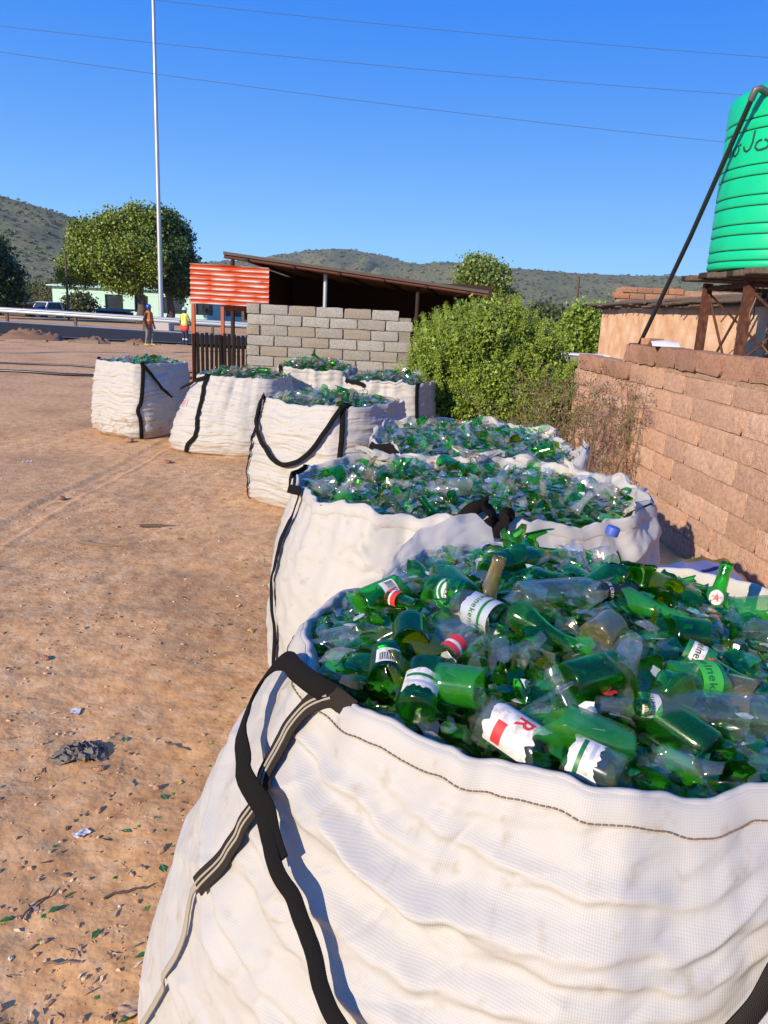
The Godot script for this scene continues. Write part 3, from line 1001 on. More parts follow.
# ---------------------------------------------------------------- masonry
# a block with a rough front: the front face (towards -z) is a small uneven grid, the rest plain
func rough_block(number: int, size: Vector3, uneven: float) -> ArrayMesh:
	var r := RandomNumberGenerator.new()
	r.seed = number
	var s := Shape.new()
	var h := size * 0.5
	var nx := 5; var ny := 3
	var round_ := minf(.007, h.y * .2)
	for j in ny + 1:
		for i in nx + 1:
			var edge := i == 0 or j == 0 or i == nx or j == ny
			var corner := (i == 0 or i == nx) and (j == 0 or j == ny)
			var x := lerpf(-h.x, h.x, float(i) / nx) + r.randf_range(-1, 1) * uneven * .5
			var y := lerpf(-h.y, h.y, float(j) / ny) + r.randf_range(-1, 1) * uneven * .5
			if corner:
				x *= .99; y *= .97
			s.v.append(Vector3(x, y, -h.z + (round_ if edge else 0.0) + r.randf_range(-1, 1) * uneven * .5))
	for j in ny:
		for i in nx:
			var a := j * (nx + 1) + i
			s.quad(a, a + nx + 1, a + nx + 2, a + 1)
	# sides back to the rear plane
	var ring := []
	for i in nx + 1: ring.append(i)
	for j in range(1, ny + 1): ring.append(j * (nx + 1) + nx)
	for i in range(nx - 1, -1, -1): ring.append(ny * (nx + 1) + i)
	for j in range(ny - 1, 0, -1): ring.append(j * (nx + 1))
	var at_ := s.v.size()
	for k in ring:
		var p: Vector3 = s.v[k]
		s.v.append(p); s.v.append(Vector3(p.x, p.y, h.z))
	for k in ring.size():
		var a := at_ + k * 2; var b := at_ + ((k + 1) % ring.size()) * 2
		s.quad(a, b, b + 1, a + 1)
	return s.done()


func build_yard_wall() -> void:
	var w := thing("clay_block_wall", "long pinkish clay block wall with a coping course beside the bags", "wall", Vector3(2.4, 0, -4.95))
	var along := Vector3(-0.048, 0, -1).normalized()
	w.basis = Basis(along, Vector3.UP, along.cross(Vector3.UP))
	var shapes := []
	for k in 6: shapes.append(rough_block(60 + k, Vector3(.390, .163, .16), .008))
	var caps := []
	for k in 5: caps.append(rough_block(80 + k, Vector3(.375, .150, .19), .016))
	var core := Shape.new()
	core.box(at(.28, .69, .005), Vector3(7.5, 1.36, .142))
	core.box(at(-.45, 1.37, .004), Vector3(5.95, .05, .164))
	part("mortar", core, M.mud_mortar, w)
	for c in 8:
		var x := -3.3 + (.2 if c % 2 else 0.0)
		while x < 4.0:
			var o := part("block", shapes[rng.randi() % 6], M["clay_block_%d" % (rng.randi() % 4)], w)
			o.position = Vector3(x + rng.randf_range(-.008, .008), .086 + c * .172, rng.randf_range(-.007, .007))
			o.rotation.z = rng.randf_range(-.012, .012)
			if c == 7 and x > 2.42:
				o.mesh = caps[rng.randi() % 5]
				o.material_override = M["cap_block_%d" % (rng.randi() % 3)]
			x += .40
	var x := -3.3
	while x < 2.5:
		var o := part("coping_block", caps[rng.randi() % 5], M["cap_block_%d" % (rng.randi() % 3)], w)
		o.position = Vector3(x, 1.385 + .076 + rng.randf_range(-.006, .008), rng.randf_range(-.012, .008))
		o.rotation.z = rng.randf_range(-.02, .02)
		x += .398
	# odds and ends left on the coping
	var q := Shape.new(); q.box(Transform3D(Basis(Vector3.UP, .5), Vector3.ZERO), Vector3(.19, .06, .1), .008)
	var b := part("loose_brick", q, M.red_brick); b.position = Vector3(2.31, 1.572, -7.02)
	tag(b, "half brick lying on top of the clay block wall", "brick")
	q = Shape.new()
	for j in 5:
		for i in 9:
			q.v.append(Vector3(i * .05 - .2, .05 * sin(i * .55) * (1.0 - absf(j - 2) * .12) + .012, j * .055 - .11))
	for j in 4:
		for i in 8:
			var a := j * 9 + i
			q.quad(a, a + 9, a + 10, a + 1)
	b = part("curved_tile", q, M.white_paint); b.position = Vector3(2.30, 1.535, -6.72); b.rotation.y = 1.4
	tag(b, "curved white scrap of sheet lying on the clay block wall", "scrap")


func build_house() -> void:
	var h := thing("peach_house", "peach plastered house with a flat roof of sticks behind the clay wall", "house", Vector3.ZERO)
	var s := Shape.new()
	var far := Vector3(3.56, 0, -13.6); var near := Vector3(3.62, 0, -7.7)
	# walls as a solid block with one long face towards the yard
	var top := Vector3(0, 1.95, 0)
	var deep := Vector3(4.2, 0, .1)
	s.flat([near, near + top, far + top, far])
	s.flat([near + deep, near + deep + top, near + top, near])
	s.flat([far, far + top, far + deep + top, far + deep])
	s.flat([far + deep, far + deep + top, near + deep + top, near + deep])
	s.flat([near + top, near + deep + top, far + deep + top, far + top])
	part("wall", s, M.plaster, h)
	s = Shape.new(); s.box(at(5.72, 2.035, -10.65), Vector3(4.2, .07, 6.0)); part("roof", s, M.dark_wood, h)
	s = Shape.new(); s.box(at(3.72, 1.0, -7.62), Vector3(.14, 1.9, .12), .01); part("door_post", s, M.old_wood, h)
	for k in 10:
		var e := Shape.new()
		var y := 1.975 + rng.randf_range(-.01, .075)
		var z0 := -13.95 + rng.randf_range(0, .3) if k < 5 else rng.randf_range(-13, -10.0)
		var z1 := -7.45 - rng.randf_range(0, .4) if k % 2 else z0 + rng.randf_range(2.5, 4.0)
		z1 = minf(z1, -7.4)
		var x0 := 3.44 + rng.randf_range(-.05, .1)
		var path := []
		for i in 7:
			path.append(Vector3(x0 + rng.randf_range(-.02, .02), y + rng.randf_range(-.015, .015), lerpf(z0, z1, i / 6.0)))
		e.tube(path, rng.randf_range(.016, .032), 6)
		part("roof_pole", e, M.old_wood, h)
	for k in 26:
		var e := Shape.new()
		var z := -13.7 + k * .245 + rng.randf_range(-.08, .08)
		var x0 := 3.42 - rng.randf_range(-.04, .12)
		e.tube([Vector3(x0, 1.96 + rng.randf_range(-.03, .07), z), Vector3(3.9, 2.0, z + rng.randf_range(-.12, .12))], [.012, .018], 5)
		part("stick", e, M.old_wood, h)
	# an unfinished brick wall standing behind the flat roof
	var w := thing("brick_parapet", "unfinished red brick wall rising behind the stick roof of the peach house", "wall", Vector3(3.85, 0, -14.1))
	s = Shape.new(); s.box(at(1.5, 1.06, 0), Vector3(3.0, 1.86, .13)); s.box(at(1.5, 2.16, 0.0), Vector3(2.9, .36, .10)); part("mortar", s, M.mud_mortar, w)
	var br := [rough_block(90, Vector3(.255, .095, .15), .008), rough_block(91, Vector3(.25, .095, .15), .010), rough_block(92, Vector3(.26, .09, .15), .008)]
	for c in 4:
		var x := .13 + (.13 if c % 2 else 0.0)
		while x < 2.9:
			if not (c == 3 and x > 1.25 and rng.randf() < .6):
				var o := part("brick", br[rng.randi() % 3], [M.red_brick, M.cap_block_1, M.cap_block_0][rng.randi() % 3], w)
				o.basis = Basis(Vector3.UP, PI)
				o.position = Vector3(x, 2.0 + c * .105, .01 + rng.randf_range(-.006, .006))
			x += .27


func build_tank() -> void:
	var c := Vector3(3.12, 0, -6.4)
	var st := thing("tank_stand", "rusty angle iron tank stand with crossed braces and a plank deck", "stand", Vector3.ZERO)
	var feet := [Vector3(2.66, 0, -6.0), Vector3(2.68, 0, -6.85), Vector3(3.7, 0, -5.95), Vector3(3.72, 0, -6.9)]
	for f in feet:
		var s := Shape.new()
		s.box(at(f.x, 1.04, f.z), Vector3(.05, 2.08, .010)); s.box(at(f.x - .03, 1.04, f.z - .03), Vector3(.012, 2.082, .06))
		part("leg", s, M.rust_steel, st)
	for p in [[0, 1], [0, 2], [1, 3], [2, 3]]:
		var a: Vector3 = feet[p[0]]; var b: Vector3 = feet[p[1]]
		for q in [[.2, 1.12], [1.12, .2], [1.16, 2.0], [2.0, 1.16], [1.14, 1.14], [2.04, 2.04]]:
			var s := Shape.new()
			s.tube([a + Vector3(0, q[0], 0), b + Vector3(0, q[1], 0)], .011 if q[0] != q[1] else .02, 5)
			part("brace", s, M.rust_steel, st)
	for k in 9:
		var s := Shape.new(); s.box(Transform3D(Basis(Vector3.UP, rng.randf_range(-.02, .02)), Vector3(3.17 + rng.randf_range(-.05, .03), 2.12 + rng.randf_range(-.006, .006), -7.05 + k * .155)), Vector3(1.28, .045, .145), .006)
		part("plank", s, M.old_wood if k % 3 else M.dark_wood, st)
	for k in 5:
		var s := Shape.new()
		var p := Vector3(2.7 + k * .06, 2.04, -6.05 - k * .05)
		var path := [p]
		for i in 8:
			p += Vector3(rng.randf_range(-.07, .07), rng.randf_range(-.13, -.01), rng.randf_range(-.05, .05)); path.append(p)
		s.tube(path, .006, 4); part("loose_wire", s, M.twig, st)
	var t := thing("water_tank", "tall bright green ribbed plastic water tank on the rusty stand", "water tank", c)
	var prof := PackedVector2Array([Vector2(0, 2.15), Vector2(.60, 2.15), Vector2(.62, 2.17)])
	for y in [2.215, 2.29, 2.40, 2.475, 2.60, 2.675, 2.81, 2.885, 3.13, 3.205]:
		prof.append(Vector2(.62, y - .012)); prof.append(Vector2(.606, y - .003)); prof.append(Vector2(.606, y + .003)); prof.append(Vector2(.62, y + .012))
	prof.append_array(PackedVector2Array([Vector2(.62, 3.36), Vector2(.605, 3.40), Vector2(.50, 3.47), Vector2(.26, 3.54), Vector2(.26, 3.60), Vector2(0, 3.62)]))
	var s := Shape.new(); s.lathe(prof, 72); part("shell", s, M.green_plastic, t)
	for y in [2.215, 2.29, 2.40, 2.475, 2.60, 2.675, 2.81, 2.885, 3.13, 3.205]:
		s = Shape.new(); s.lathe(PackedVector2Array([Vector2(.607, y - .004), Vector2(.6125, y - .003), Vector2(.6125, y + .003), Vector2(.607, y + .004)]), 72); part("wire_band", s, M.black_plastic, t)
	s = Shape.new(); s.lathe(PackedVector2Array([Vector2(.21, 3.60), Vector2(.23, 3.62), Vector2(.22, 3.68), Vector2(0, 3.69)]), 28); part("lid", s, M.black_plastic, t)
	# hand-painted name, brushed on in dark paint
	var word := Node3D.new(); word.name = "painted_name"; t.add_child(word)
	var ink := mat("brush_paint", lin(.006, .06, .035), 0.5)
	for stroke in [[[181.5, 3.06], [180.8, 3.035], [179.5, 2.985], [177.4, 2.978], [176.2, 2.995], [175.1, 3.025]], [[169.8, 3.033], [172.6, 3.022], [173.6, 3.0], [172.0, 2.976], [169.4, 2.969], [167.2, 2.985], [166.4, 3.012], [167.6, 3.032], [164.6, 3.041]], [[153.9, 3.115], [154.2, 3.08], [154.5, 3.038], [156.1, 2.994], [158.4, 2.981], [160.6, 2.99], [162.1, 3.02]], [[147.6, 3.042], [149.6, 3.04], [151.2, 3.028], [151.9, 3.0], [149.9, 2.977], [146.6, 2.976], [143.4, 2.984], [142.1, 3.008], [143.6, 3.034], [145.8, 3.043]]]:
		var path := []; var out := []
		for p in stroke:
			var a := deg_to_rad(p[0])
			path.append(Vector3(cos(a) * .6215, p[1], sin(a) * .6215)); out.append(Vector3(cos(a), 0, sin(a)))
		var curve := Curve3D.new()
		for p in path: curve.add_point(p)
		s = Shape.new(); s.strap(path, out, .017, .0015)
		part("letter", s, ink, word)
	# filling pipe: from the coping up to the tank's shoulder
	var pipe := thing("black_pipe", "long black plastic pipe leaning from wall top to tank shoulder", "pipe", Vector3.ZERO)
	var foot := Vector3(2.29, 1.54, -7.31); var head := Vector3(2.485, 3.345, -6.05)
	s = Shape.new(); s.tube([foot, foot.lerp(head, .5) + Vector3(.01, -.012, 0), head], .019, 10); part("tube", s, M.black_plastic, pipe)
	s = Shape.new(); s.tube([head + Vector3(-.006, -.045, -.03), head + Vector3(.0, .012, .008), head + Vector3(.04, .024, -.004), head + Vector3(.10, .01, -.03)], .026, 10); part("elbow", s, M.grey_plastic, pipe)
	s = Shape.new(); s.box(Transform3D(Basis(Vector3.UP, .4), foot + Vector3(-.01, -.01, .0)), Vector3(.15, .035, .10), .008); part("foot", s, M.black_plastic, pipe)


func build_stall() -> void:
	var z := -11.9
	var f := thing("market_stall", "small stall with pale-striped orange corrugated board on orange posts", "stall", Vector3.ZERO)
	var s := Shape.new()
	var n := 66
	for side in 2:
		for i in n + 1:
			var y := 1.735 + .565 * i / n
			var d := z + .05 - side * .012 + .022 * cos(i * TAU / 8.25)
			for xi in 13:
				var x := lerpf(-3.03, -1.86, xi / 12.0)
				s.v.append(Vector3(x, y - (x + 3.03) * .012, d))
				# colour turns pale along the crests, in patches
				var crest_pale := smoothstep(-.25, .5, cos(i * TAU / 8.25) + 1.1 * lump.get_noise_2d(x * 2.2, y * 9.0)) * smoothstep(-.35, .1, lump.get_noise_2d(x * 3.0 + 5.0, y * 3.0))
				s.c.append(Color(.56, .080, .018).lerp(Color(.66, .58, .52), crest_pale))
	for side in 2:
		for i in n:
			for q in 12:
				var a := side * (n + 1) * 13 + i * 13 + q
				if side == 0: s.quad(a, a + 1, a + 14, a + 13)
				else: s.quad(a, a + 13, a + 14, a + 1)
	part("corrugated_board", s, M.orange_sheet, f)
	for p in [[-3.0, 1.72, .055], [-2.56, 1.72, .05], [-1.9, 1.72, .05]]:
		s = Shape.new(); s.box(at(p[0], p[1] * .5, z), Vector3(p[2], p[1], p[2]), .005); part("post", s, M.orange_paint, f)
	s = Shape.new(); s.box(at(-2.45, 1.75, z - .005), Vector3(1.2, .05, .06), .005); part("beam", s, M.orange_paint, f)
	s = Shape.new(); s.box(at(-2.28, 1.68, z - .3), Vector3(.62, .07, .05), .005); part("rear_beam", s, M.orange_paint, f)
	var fence := thing("slatted_fence", "dark brown fence of upright slats beneath the orange board", "fence", Vector3.ZERO)
	for k in 13:
		s = Shape.new()
		var x := -2.99 + k * .068
		s.box(Transform3D(Basis(Vector3.BACK, rng.randf_range(-.015, .015)), Vector3(x, .65 + rng.randf_range(-.015, .015), z + .06)), Vector3(.047, 1.3, .018), .003)
		part("slat", s, M.creosote_wood, fence)
	for y in [.3, 1.12]:
		s = Shape.new(); s.box(at(-2.58, y, z + .037), Vector3(.86, .05, .025)); part("rail", s, M.dark_wood, fence)


func build_block_wall() -> void:
	var z := -11.55
	var w := thing("cement_block_wall", "grey cement block wall with rough mortar between stall and bush", "wall", Vector3(-2.12, 0, z))
	var shapes := []
	for k in 5: shapes.append(rough_block(110 + k, Vector3(.380, .136, .19), .007))
	var short_ := rough_block(120, Vector3(.18, .136, .19), .007)
	var s := Shape.new(); s.box(at(1.2, .83, 0), Vector3(2.36, 1.66, .155)); part("mortar", s, M.cement_mortar, w)
	for c in 12:
		var y := .073 + c * .1475
		var x := .2 if c % 2 == 0 else -.005
		while x < 2.4:
			var half := x < .05
			var o := part("block", short_ if half else shapes[rng.randi() % 5], M["cement_block_%d" % (rng.randi() % 4)], w)
			o.basis = Basis(Vector3.UP, PI)
			o.position = Vector3(x + (.1 if half else 0.0) + rng.randf_range(-.004, .004), y - x * .004, .008 + rng.randf_range(-.006, .006))
			o.rotation.z = rng.randf_range(-.01, .01)
			x += .403


func build_shed() -> void:
	var t := thing("open_shed", "dark open shed with a low sloping sheet roof behind the block wall", "shed", Vector3.ZERO)
	var s := Shape.new()
	var a := Vector3(-2.72, 2.50, -12.7); var b := Vector3(1.6, 2.12, -13.6)
	var a2 := Vector3(-2.5, 2.46, -19.0); var b2 := Vector3(2.2, 2.12, -19.0)
	var up := Vector3(0, .045, 0)
	s.flat([a + up, b + up, b2 + up, a2 + up]); s.flat([a, a2, b2, b]); s.flat([a, b, b + up, a + up]); s.flat([a, a + up, a2 + up, a2]); s.flat([b, b2, b2 + up, b + up])
	part("roof", s, M.roof_sheet, t)
	s = Shape.new()
	s.tube([a + Vector3(0, -.03, -.05), b + Vector3(0, -.03, -.05)], .03, 6); part("edge_beam", s, world_tex(mat("red_oxide", lin(.16, .05, .028), .8), null, null, 1.0), t)
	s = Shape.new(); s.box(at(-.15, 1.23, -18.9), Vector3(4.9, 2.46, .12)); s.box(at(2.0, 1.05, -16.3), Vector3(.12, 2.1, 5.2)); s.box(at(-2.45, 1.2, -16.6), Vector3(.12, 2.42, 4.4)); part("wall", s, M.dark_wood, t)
	for p in [[-2.62, -12.95, 2.44], [-1.15, -13.3, 2.30], [.4, -13.55, 2.18], [1.5, -13.75, 2.1]]:
		s = Shape.new(); s.tube([Vector3(p[0], 0, p[1]), Vector3(p[0], p[2], p[1])], .035, 7); part("post", s, M.dark_wood if p[0] != -1.15 else M.galvanised, t)
	for k in 6:
		s = Shape.new(); var f := (k + .5) / 6.0
		s.tube([a.lerp(b, f) - Vector3(0, .035, 0), a2.lerp(b2, f) - Vector3(0, .035, 0)], .03, 5); part("rafter", s, M.dark_wood, t)


# ---------------------------------------------------------------- people
# one continuous skin round tapered bones: distances joined by a smooth minimum, meshed as surface nets
func skin(bones: Array, cell: float, blend: float, paint: Callable) -> Shape:
	var lo := Vector3.INF; var hi := -Vector3.INF
	for b in bones:
		for q in [[b[0], b[2]], [b[1], b[3]]]:
			lo = lo.min(q[0] - Vector3.ONE * (q[1] + cell * 2.0)); hi = hi.max(q[0] + Vector3.ONE * (q[1] + cell * 2.0))
	var nx := int((hi.x - lo.x) / cell) + 2; var ny := int((hi.y - lo.y) / cell) + 2; var nz := int((hi.z - lo.z) / cell) + 2
	var field := PackedFloat32Array(); field.resize(nx * ny * nz); field.fill(1.0)
	for b in bones:
		var pa: Vector3 = b[0]; var d: Vector3 = b[1] - pa
		var dd := maxf(d.length_squared(), 1e-6)
		var reach: float = maxf(b[2], b[3]) + blend + cell * 2.0
		var m0: Vector3 = (pa.min(b[1]) - Vector3.ONE * reach - lo) / cell; var m1: Vector3 = (pa.max(b[1]) + Vector3.ONE * reach - lo) / cell
		for z in range(maxi(0, int(m0.z)), mini(nz, int(m1.z) + 1)):
			for y in range(maxi(0, int(m0.y)), mini(ny, int(m1.y) + 1)):
				for x in range(maxi(0, int(m0.x)), mini(nx, int(m1.x) + 1)):
					var p := lo + Vector3(x, y, z) * cell
					var t := clampf((p - pa).dot(d) / dd, 0.0, 1.0)
					var e := (p - pa - d * t) * (Vector3(1, 1, b[4]) if b.size() > 4 else Vector3.ONE)
					var q := e.length() - lerpf(b[2], b[3], t)
					var i := (z * ny + y) * nx + x
					var h := maxf(blend - absf(field[i] - q), 0.0) / blend
					field[i] = minf(field[i], q) - h * h * blend * 0.25
	var s := Shape.new()
	var cellid := PackedInt32Array(); cellid.resize(nx * ny * nz); cellid.fill(-1)
	var steps := [1, nx, nx * ny]
	for z in nz - 1:
		for y in ny - 1:
			for x in nx - 1:
				var i := (z * ny + y) * nx + x
				var inside := 0
				for k in 8:
					if field[i + (k & 1) + ((k >> 1) & 1) * nx + (k >> 2) * nx * ny] < 0.0: inside += 1
				if inside == 0 or inside == 8: continue
				var sum := Vector3.ZERO; var cnt := 0
				for k in 8:
					for ax in 3:
						if (k >> ax) & 1: continue
						var k2 := k | (1 << ax)
						var f0 := field[i + (k & 1) + ((k >> 1) & 1) * nx + (k >> 2) * nx * ny]
						var f1 := field[i + (k2 & 1) + ((k2 >> 1) & 1) * nx + (k2 >> 2) * nx * ny]
						if (f0 < 0.0) != (f1 < 0.0):
							var t := f0 / (f0 - f1)
							sum += Vector3(k & 1, (k >> 1) & 1, k >> 2).lerp(Vector3(k2 & 1, (k2 >> 1) & 1, k2 >> 2), t); cnt += 1
				cellid[i] = s.v.size()
				var p := lo + (Vector3(x, y, z) + sum / cnt) * cell
				s.v.append(p); s.c.append(paint.call(p))
	for z in range(1, nz - 1):
		for y in range(1, ny - 1):
			for x in range(1, nx - 1):
				var i := (z * ny + y) * nx + x
				for ax in 3:
					var f0 := field[i]; var f1 := field[i + steps[ax]]
					if (f0 < 0.0) == (f1 < 0.0): continue
					var u: int = steps[(ax + 1) % 3]; var w: int = steps[(ax + 2) % 3]
					var a := cellid[i - u - w]; var b := cellid[i - w]; var c := cellid[i]; var d := cellid[i - u]
					if a < 0 or b < 0 or c < 0 or d < 0: continue
					if f0 < 0.0: s.quad(a, b, c, d)
					else: s.quad(a, d, c, b)
	return s


func build_people() -> void:
	# both are about 1.6 m tall; x is to the person's left, z is the way they face
	for who in 2:
		var o := thing("person", ["person in blue helmet and orange vest with grey trousers standing by the kerb", "person in pale helmet and yellow vest with a red cloth at the hips"][who], "person", [Vector3(-9.95, 0, -32.2), Vector3(-8.75, 0, -33.2)][who], "road workers")
		o.position.y = ground_y(o.position.x, o.position.z) + .01
		o.rotation.y = [1.15, 2.6][who]
		var skin_c := Color(.055, .028, .017)
		var legs: Color = [Color(.17, .165, .14), Color(.022, .026, .06)][who]
		var sleeve: Color = [skin_c, Color(.35, .30, .05)][who]
		var stride: float = [.10, .02][who]
		var hip := .82; var neck := 1.34
		var bones := [
			[Vector3(.09, hip, 0), Vector3(.10, .44, .02 + stride * .5), .092, .062], [Vector3(.10, .44, .02 + stride * .5), Vector3(.105, .08, stride * .6), .060, .040], [Vector3(.105, .05, stride * .6 - .03), Vector3(.115, .035, stride * .6 + .15), .045, .035],
			[Vector3(-.09, hip, 0), Vector3(-.10, .44, .02 - stride * .3), .092, .062], [Vector3(-.10, .44, .02 - stride * .3), Vector3(-.105, .08, -stride), .060, .040], [Vector3(-.105, .05, -stride - .03), Vector3(-.115, .035, -stride + .15), .045, .035],
			[Vector3(0, hip + .03, 0), Vector3(0, 1.05, .005), .135, .125, 1.25], [Vector3(0, 1.05, .005), Vector3(0, 1.26, 0), .13, .135, 1.3], [Vector3(-.13, 1.28, 0), Vector3(.13, 1.28, 0), .065, .065],
			[Vector3(0, 1.28, 0), Vector3(0, neck + .06, .015), .055, .05], [Vector3(0, 1.45, .02), Vector3(0, 1.53, .015), .078, .088], [Vector3(0, 1.415, .055), Vector3(0, 1.44, .06), .045, .05], [Vector3(0, 1.465, .10), Vector3(0, 1.48, .095), .014, .012],
			[Vector3(.085, 1.47, .01), Vector3(.087, 1.485, .005), .014, .014], [Vector3(-.085, 1.47, .01), Vector3(-.087, 1.485, .005), .014, .014],
		]
		var elbow: Array = [[Vector3(.25, 1.03, -.03), Vector3(.24, .80, .06)], [Vector3(.26, 1.06, .02), Vector3(.17, .98, .22)]][who]
		for sgn in [1.0, -1.0]:
			var m := Vector3(sgn, 1, 1)
			var wrist: Vector3 = elbow[1] * m
			bones.append([Vector3(.17, 1.27, 0) * m, elbow[0] * m, .056, .043])
			bones.append([elbow[0] * m, wrist, .042, .028])
			var dir: Vector3 = (elbow[1] - elbow[0]).normalized() * m
			bones.append([wrist, wrist + dir * .08, .03, .032])
			for q in 4:
				var off := Vector3(0, 0, -.024 + q * .016) if who == 0 else Vector3(-.024 + q * .016, 0, 0)
				bones.append([wrist + dir * .08 + off, wrist + dir * (.13 + .012 * sin(q * 1.1)) + off + Vector3(-sgn * .012, 0, .008), .0095, .008])
			bones.append([wrist + dir * .03 + Vector3(0, 0, .03), wrist + dir * .085 + Vector3(-sgn * .01, 0, .05), .011, .009])
		var paint := func(p: Vector3):
			if p.y < .075: return Color(.05, .035, .02) if who == 1 else Color(.42, .33, .10)
			if p.y < hip + .06 and absf(p.x) < .22:
				if who == 1 and p.y > .30 and p.y < .36: return Color(.62, .62, .60)
				return legs
			if p.y > 1.33 or absf(p.x) > .19:
				return skin_c if p.y > 1.33 or p.y < 1.08 else sleeve
			return [Color(.35, .10, .04), Color(.30, .28, .06)][who]
		var body := skin(bones, .02, .035, paint)
		part("body", body, M.cloth_color, o)
		var vest_c: Color = [Color(.62, .085, .025), Color(.62, .66, .04)][who]
		var band: Color = [Color(.62, .50, .12), Color(.70, .68, .50)][who]
		var vest := skin([[Vector3(0, .90, 0), Vector3(0, 1.06, .005), .165, .155, 1.22], [Vector3(0, 1.06, .005), Vector3(0, 1.25, 0), .158, .160, 1.25], [Vector3(-.12, 1.30, 0), Vector3(.12, 1.30, 0), .066, .066]], .02, .03, func(p: Vector3): return band if absf(p.y - 1.02) < .025 or absf(absf(p.x) - .09) < .022 and p.y > 1.04 else vest_c)
		part("vest", vest, M.cloth_color, o)
		if who == 1:
			part("hip_cloth", skin([[Vector3(-.05, .80, 0), Vector3(.05, .86, 0), .165, .16, 1.1], [Vector3(.1, .74, .06), Vector3(.05, .82, .05), .09, .12]], .02, .03, func(_p): return Color(.66, .07, .05)), M.cloth_color, o)
		var helm := Shape.new()
		helm.lathe(PackedVector2Array([Vector2(.125, 1.522), Vector2(.13, 1.53), Vector2(.104, 1.54), Vector2(.102, 1.58), Vector2(.085, 1.625), Vector2(.05, 1.65), Vector2(0, 1.658)]), 18, at(0, 0, .015))
		helm.box(at(0, 1.53, .135), Vector3(.14, .012, .07), .004)
		part("helmet", helm, mat("helmet_%d" % who, [lin(.025, .06, .42), lin(.36, .46, .50)][who], .35), o)


# ---------------------------------------------------------------- bulk bags
func super_r(t: float, a: float, b: float, n: float) -> float:
	return pow(pow(absf(cos(t) / a), n) + pow(absf(sin(t) / b), n), -1.0 / n)


func bag_dir(B: Dictionary, t: float) -> Vector2:
	var e1 := Vector2(cos(B.turn), sin(B.turn)); var e2 := Vector2(sin(B.turn), -cos(B.turn))
	return e1 * cos(t) + e2 * sin(t)


func bag_rim_y(B: Dictionary, t: float) -> float:
	var y: float = B.h + B.rough * soft.get_noise_2d(cos(t) * 2.2 + B.seed * 5.0, sin(t) * 2.2) + B.rough * .5 * soft.get_noise_2d(cos(t) * 6.0 + B.seed * 5.0, sin(t) * 6.0)
	for q in B.sags:                              # [bearing, half width, drop]
		var d: float = absf(wrapf(rad_to_deg(t) - q[0], -180.0, 180.0)) / q[1]
		if d < 1.0: y -= q[2] * (0.5 + 0.5 * cos(PI * d))
	return y


func bag_wrinkle(B: Dictionary, t: float, v: float, y: float) -> float:
	var s := t * 0.66
	var d := 0.0
	var calm := smoothstep(0.0, 0.06, v) * (1.0 - 0.55 * smoothstep(0.88, 1.0, v))
	if B.look == "stacked":                      # cloth sunk into level creases
		var warp := soft.get_noise_2d(s * 1.6 + B.seed * 9.0, y * 2.0) * 0.045
		d += (ridge.get_noise_2d(s * 0.55 + B.seed * 3.1, (y + warp) * 7.5) - 0.3) * 0.017
		d += (ridge.get_noise_2d(s * 1.5 + B.seed * 7.7, (y + warp * 0.7) * 17.0) - 0.3) * 0.0075
		d += lump.get_noise_2d(s * 2.2, y * 2.6 + B.seed) * 0.022
	else:
		var deg := rad_to_deg(t)
		var f := (deg - 225.0) / 90.0
		var hang := v + 0.16 * (1.0 - pow(2.0 * clampf(f, -0.4, 1.4) - 1.0, 2.0))
		d += (ridge.get_noise_2d(hang * 6.0 + B.seed * 2.0, f * 0.9) - 0.3) * 0.006
		d += (ridge.get_noise_2d(hang * 15.0 + B.seed, f * 1.6 + hang * 1.2) - 0.3) * 0.0030
		d += lump.get_noise_2d(s * 1.8 + B.seed, y * 1.6) * 0.022
		d += lump.get_noise_2d(s * 9.0 + B.seed, y * 12.0) * 0.0022
		var crease := maxf(ridge.get_noise_2d(s * 1.7 + y * 0.9 + B.seed * 4.0, y * 2.6 - s * 0.8), 0.0)
		d += pow(crease, 4.0) * 0.011 - pow(maxf(ridge.get_noise_2d(s * 3.1 - y * 2.0, y * 4.4 + B.seed), 0.0), 4.0) * 0.006
		for q in B.folds:
			if f < q[0] or f > q[1]: continue
			var g: float = (f - q[0]) / (q[1] - q[0])
			var line: float = lerpf(lerpf(q[2], q[3], g), lerpf(q[3], q[4], g), g)
			var k: float = (v - line + 0.008 * soft.get_noise_2d(f * 9.0, q[2] * 40.0)) / (q[5] * 1.35)
			if absf(k) > 3.0: continue
			var shape := exp(-k * k) if k > 0.0 else exp(-k * k * 3.2)
			d += 1.1 * q[6] * shape * sin(PI * g) ** 0.6
	return d * calm


func bag_point(B: Dictionary, t: float, v: float, plain := false) -> Vector3:
	var dir := bag_dir(B, t)
	var rim: Vector2 = B.c + dir * super_r(t, B.a, B.b, B.n)
	var base: Vector2 = B.bc + dir * super_r(t, B.ba, B.bb, B.bn)
	var y := bag_rim_y(B, t) * v
	var w := pow(v, 1.3)
	var inset := 0.09 * (1.0 - sqrt(maxf(0.0, 1.0 - pow(1.0 - v / 0.1, 2.0)))) if v < 0.1 else 0.0
	var out: float = B.bulge * sin(PI * v) - inset + B.rough * soft.get_noise_2d(cos(t) * 4.0 + 20.0 + B.seed, sin(t) * 4.0) * w * w
	if not plain:
		out += bag_wrinkle(B, t, v, y)
	var p: Vector2 = base.lerp(rim, w) + dir * out
	return Vector3(p.x, y, p.y)


func bag_normal(B: Dictionary, t: float, v: float) -> Vector3:
	var a := bag_point(B, t + 0.02, v, true) - bag_point(B, t - 0.02, v, true)
	var b := bag_point(B, t, minf(v + 0.02, 1.0), true) - bag_point(B, t, maxf(v - 0.02, 0.0), true)
	return b.cross(a).normalized() * -1.0


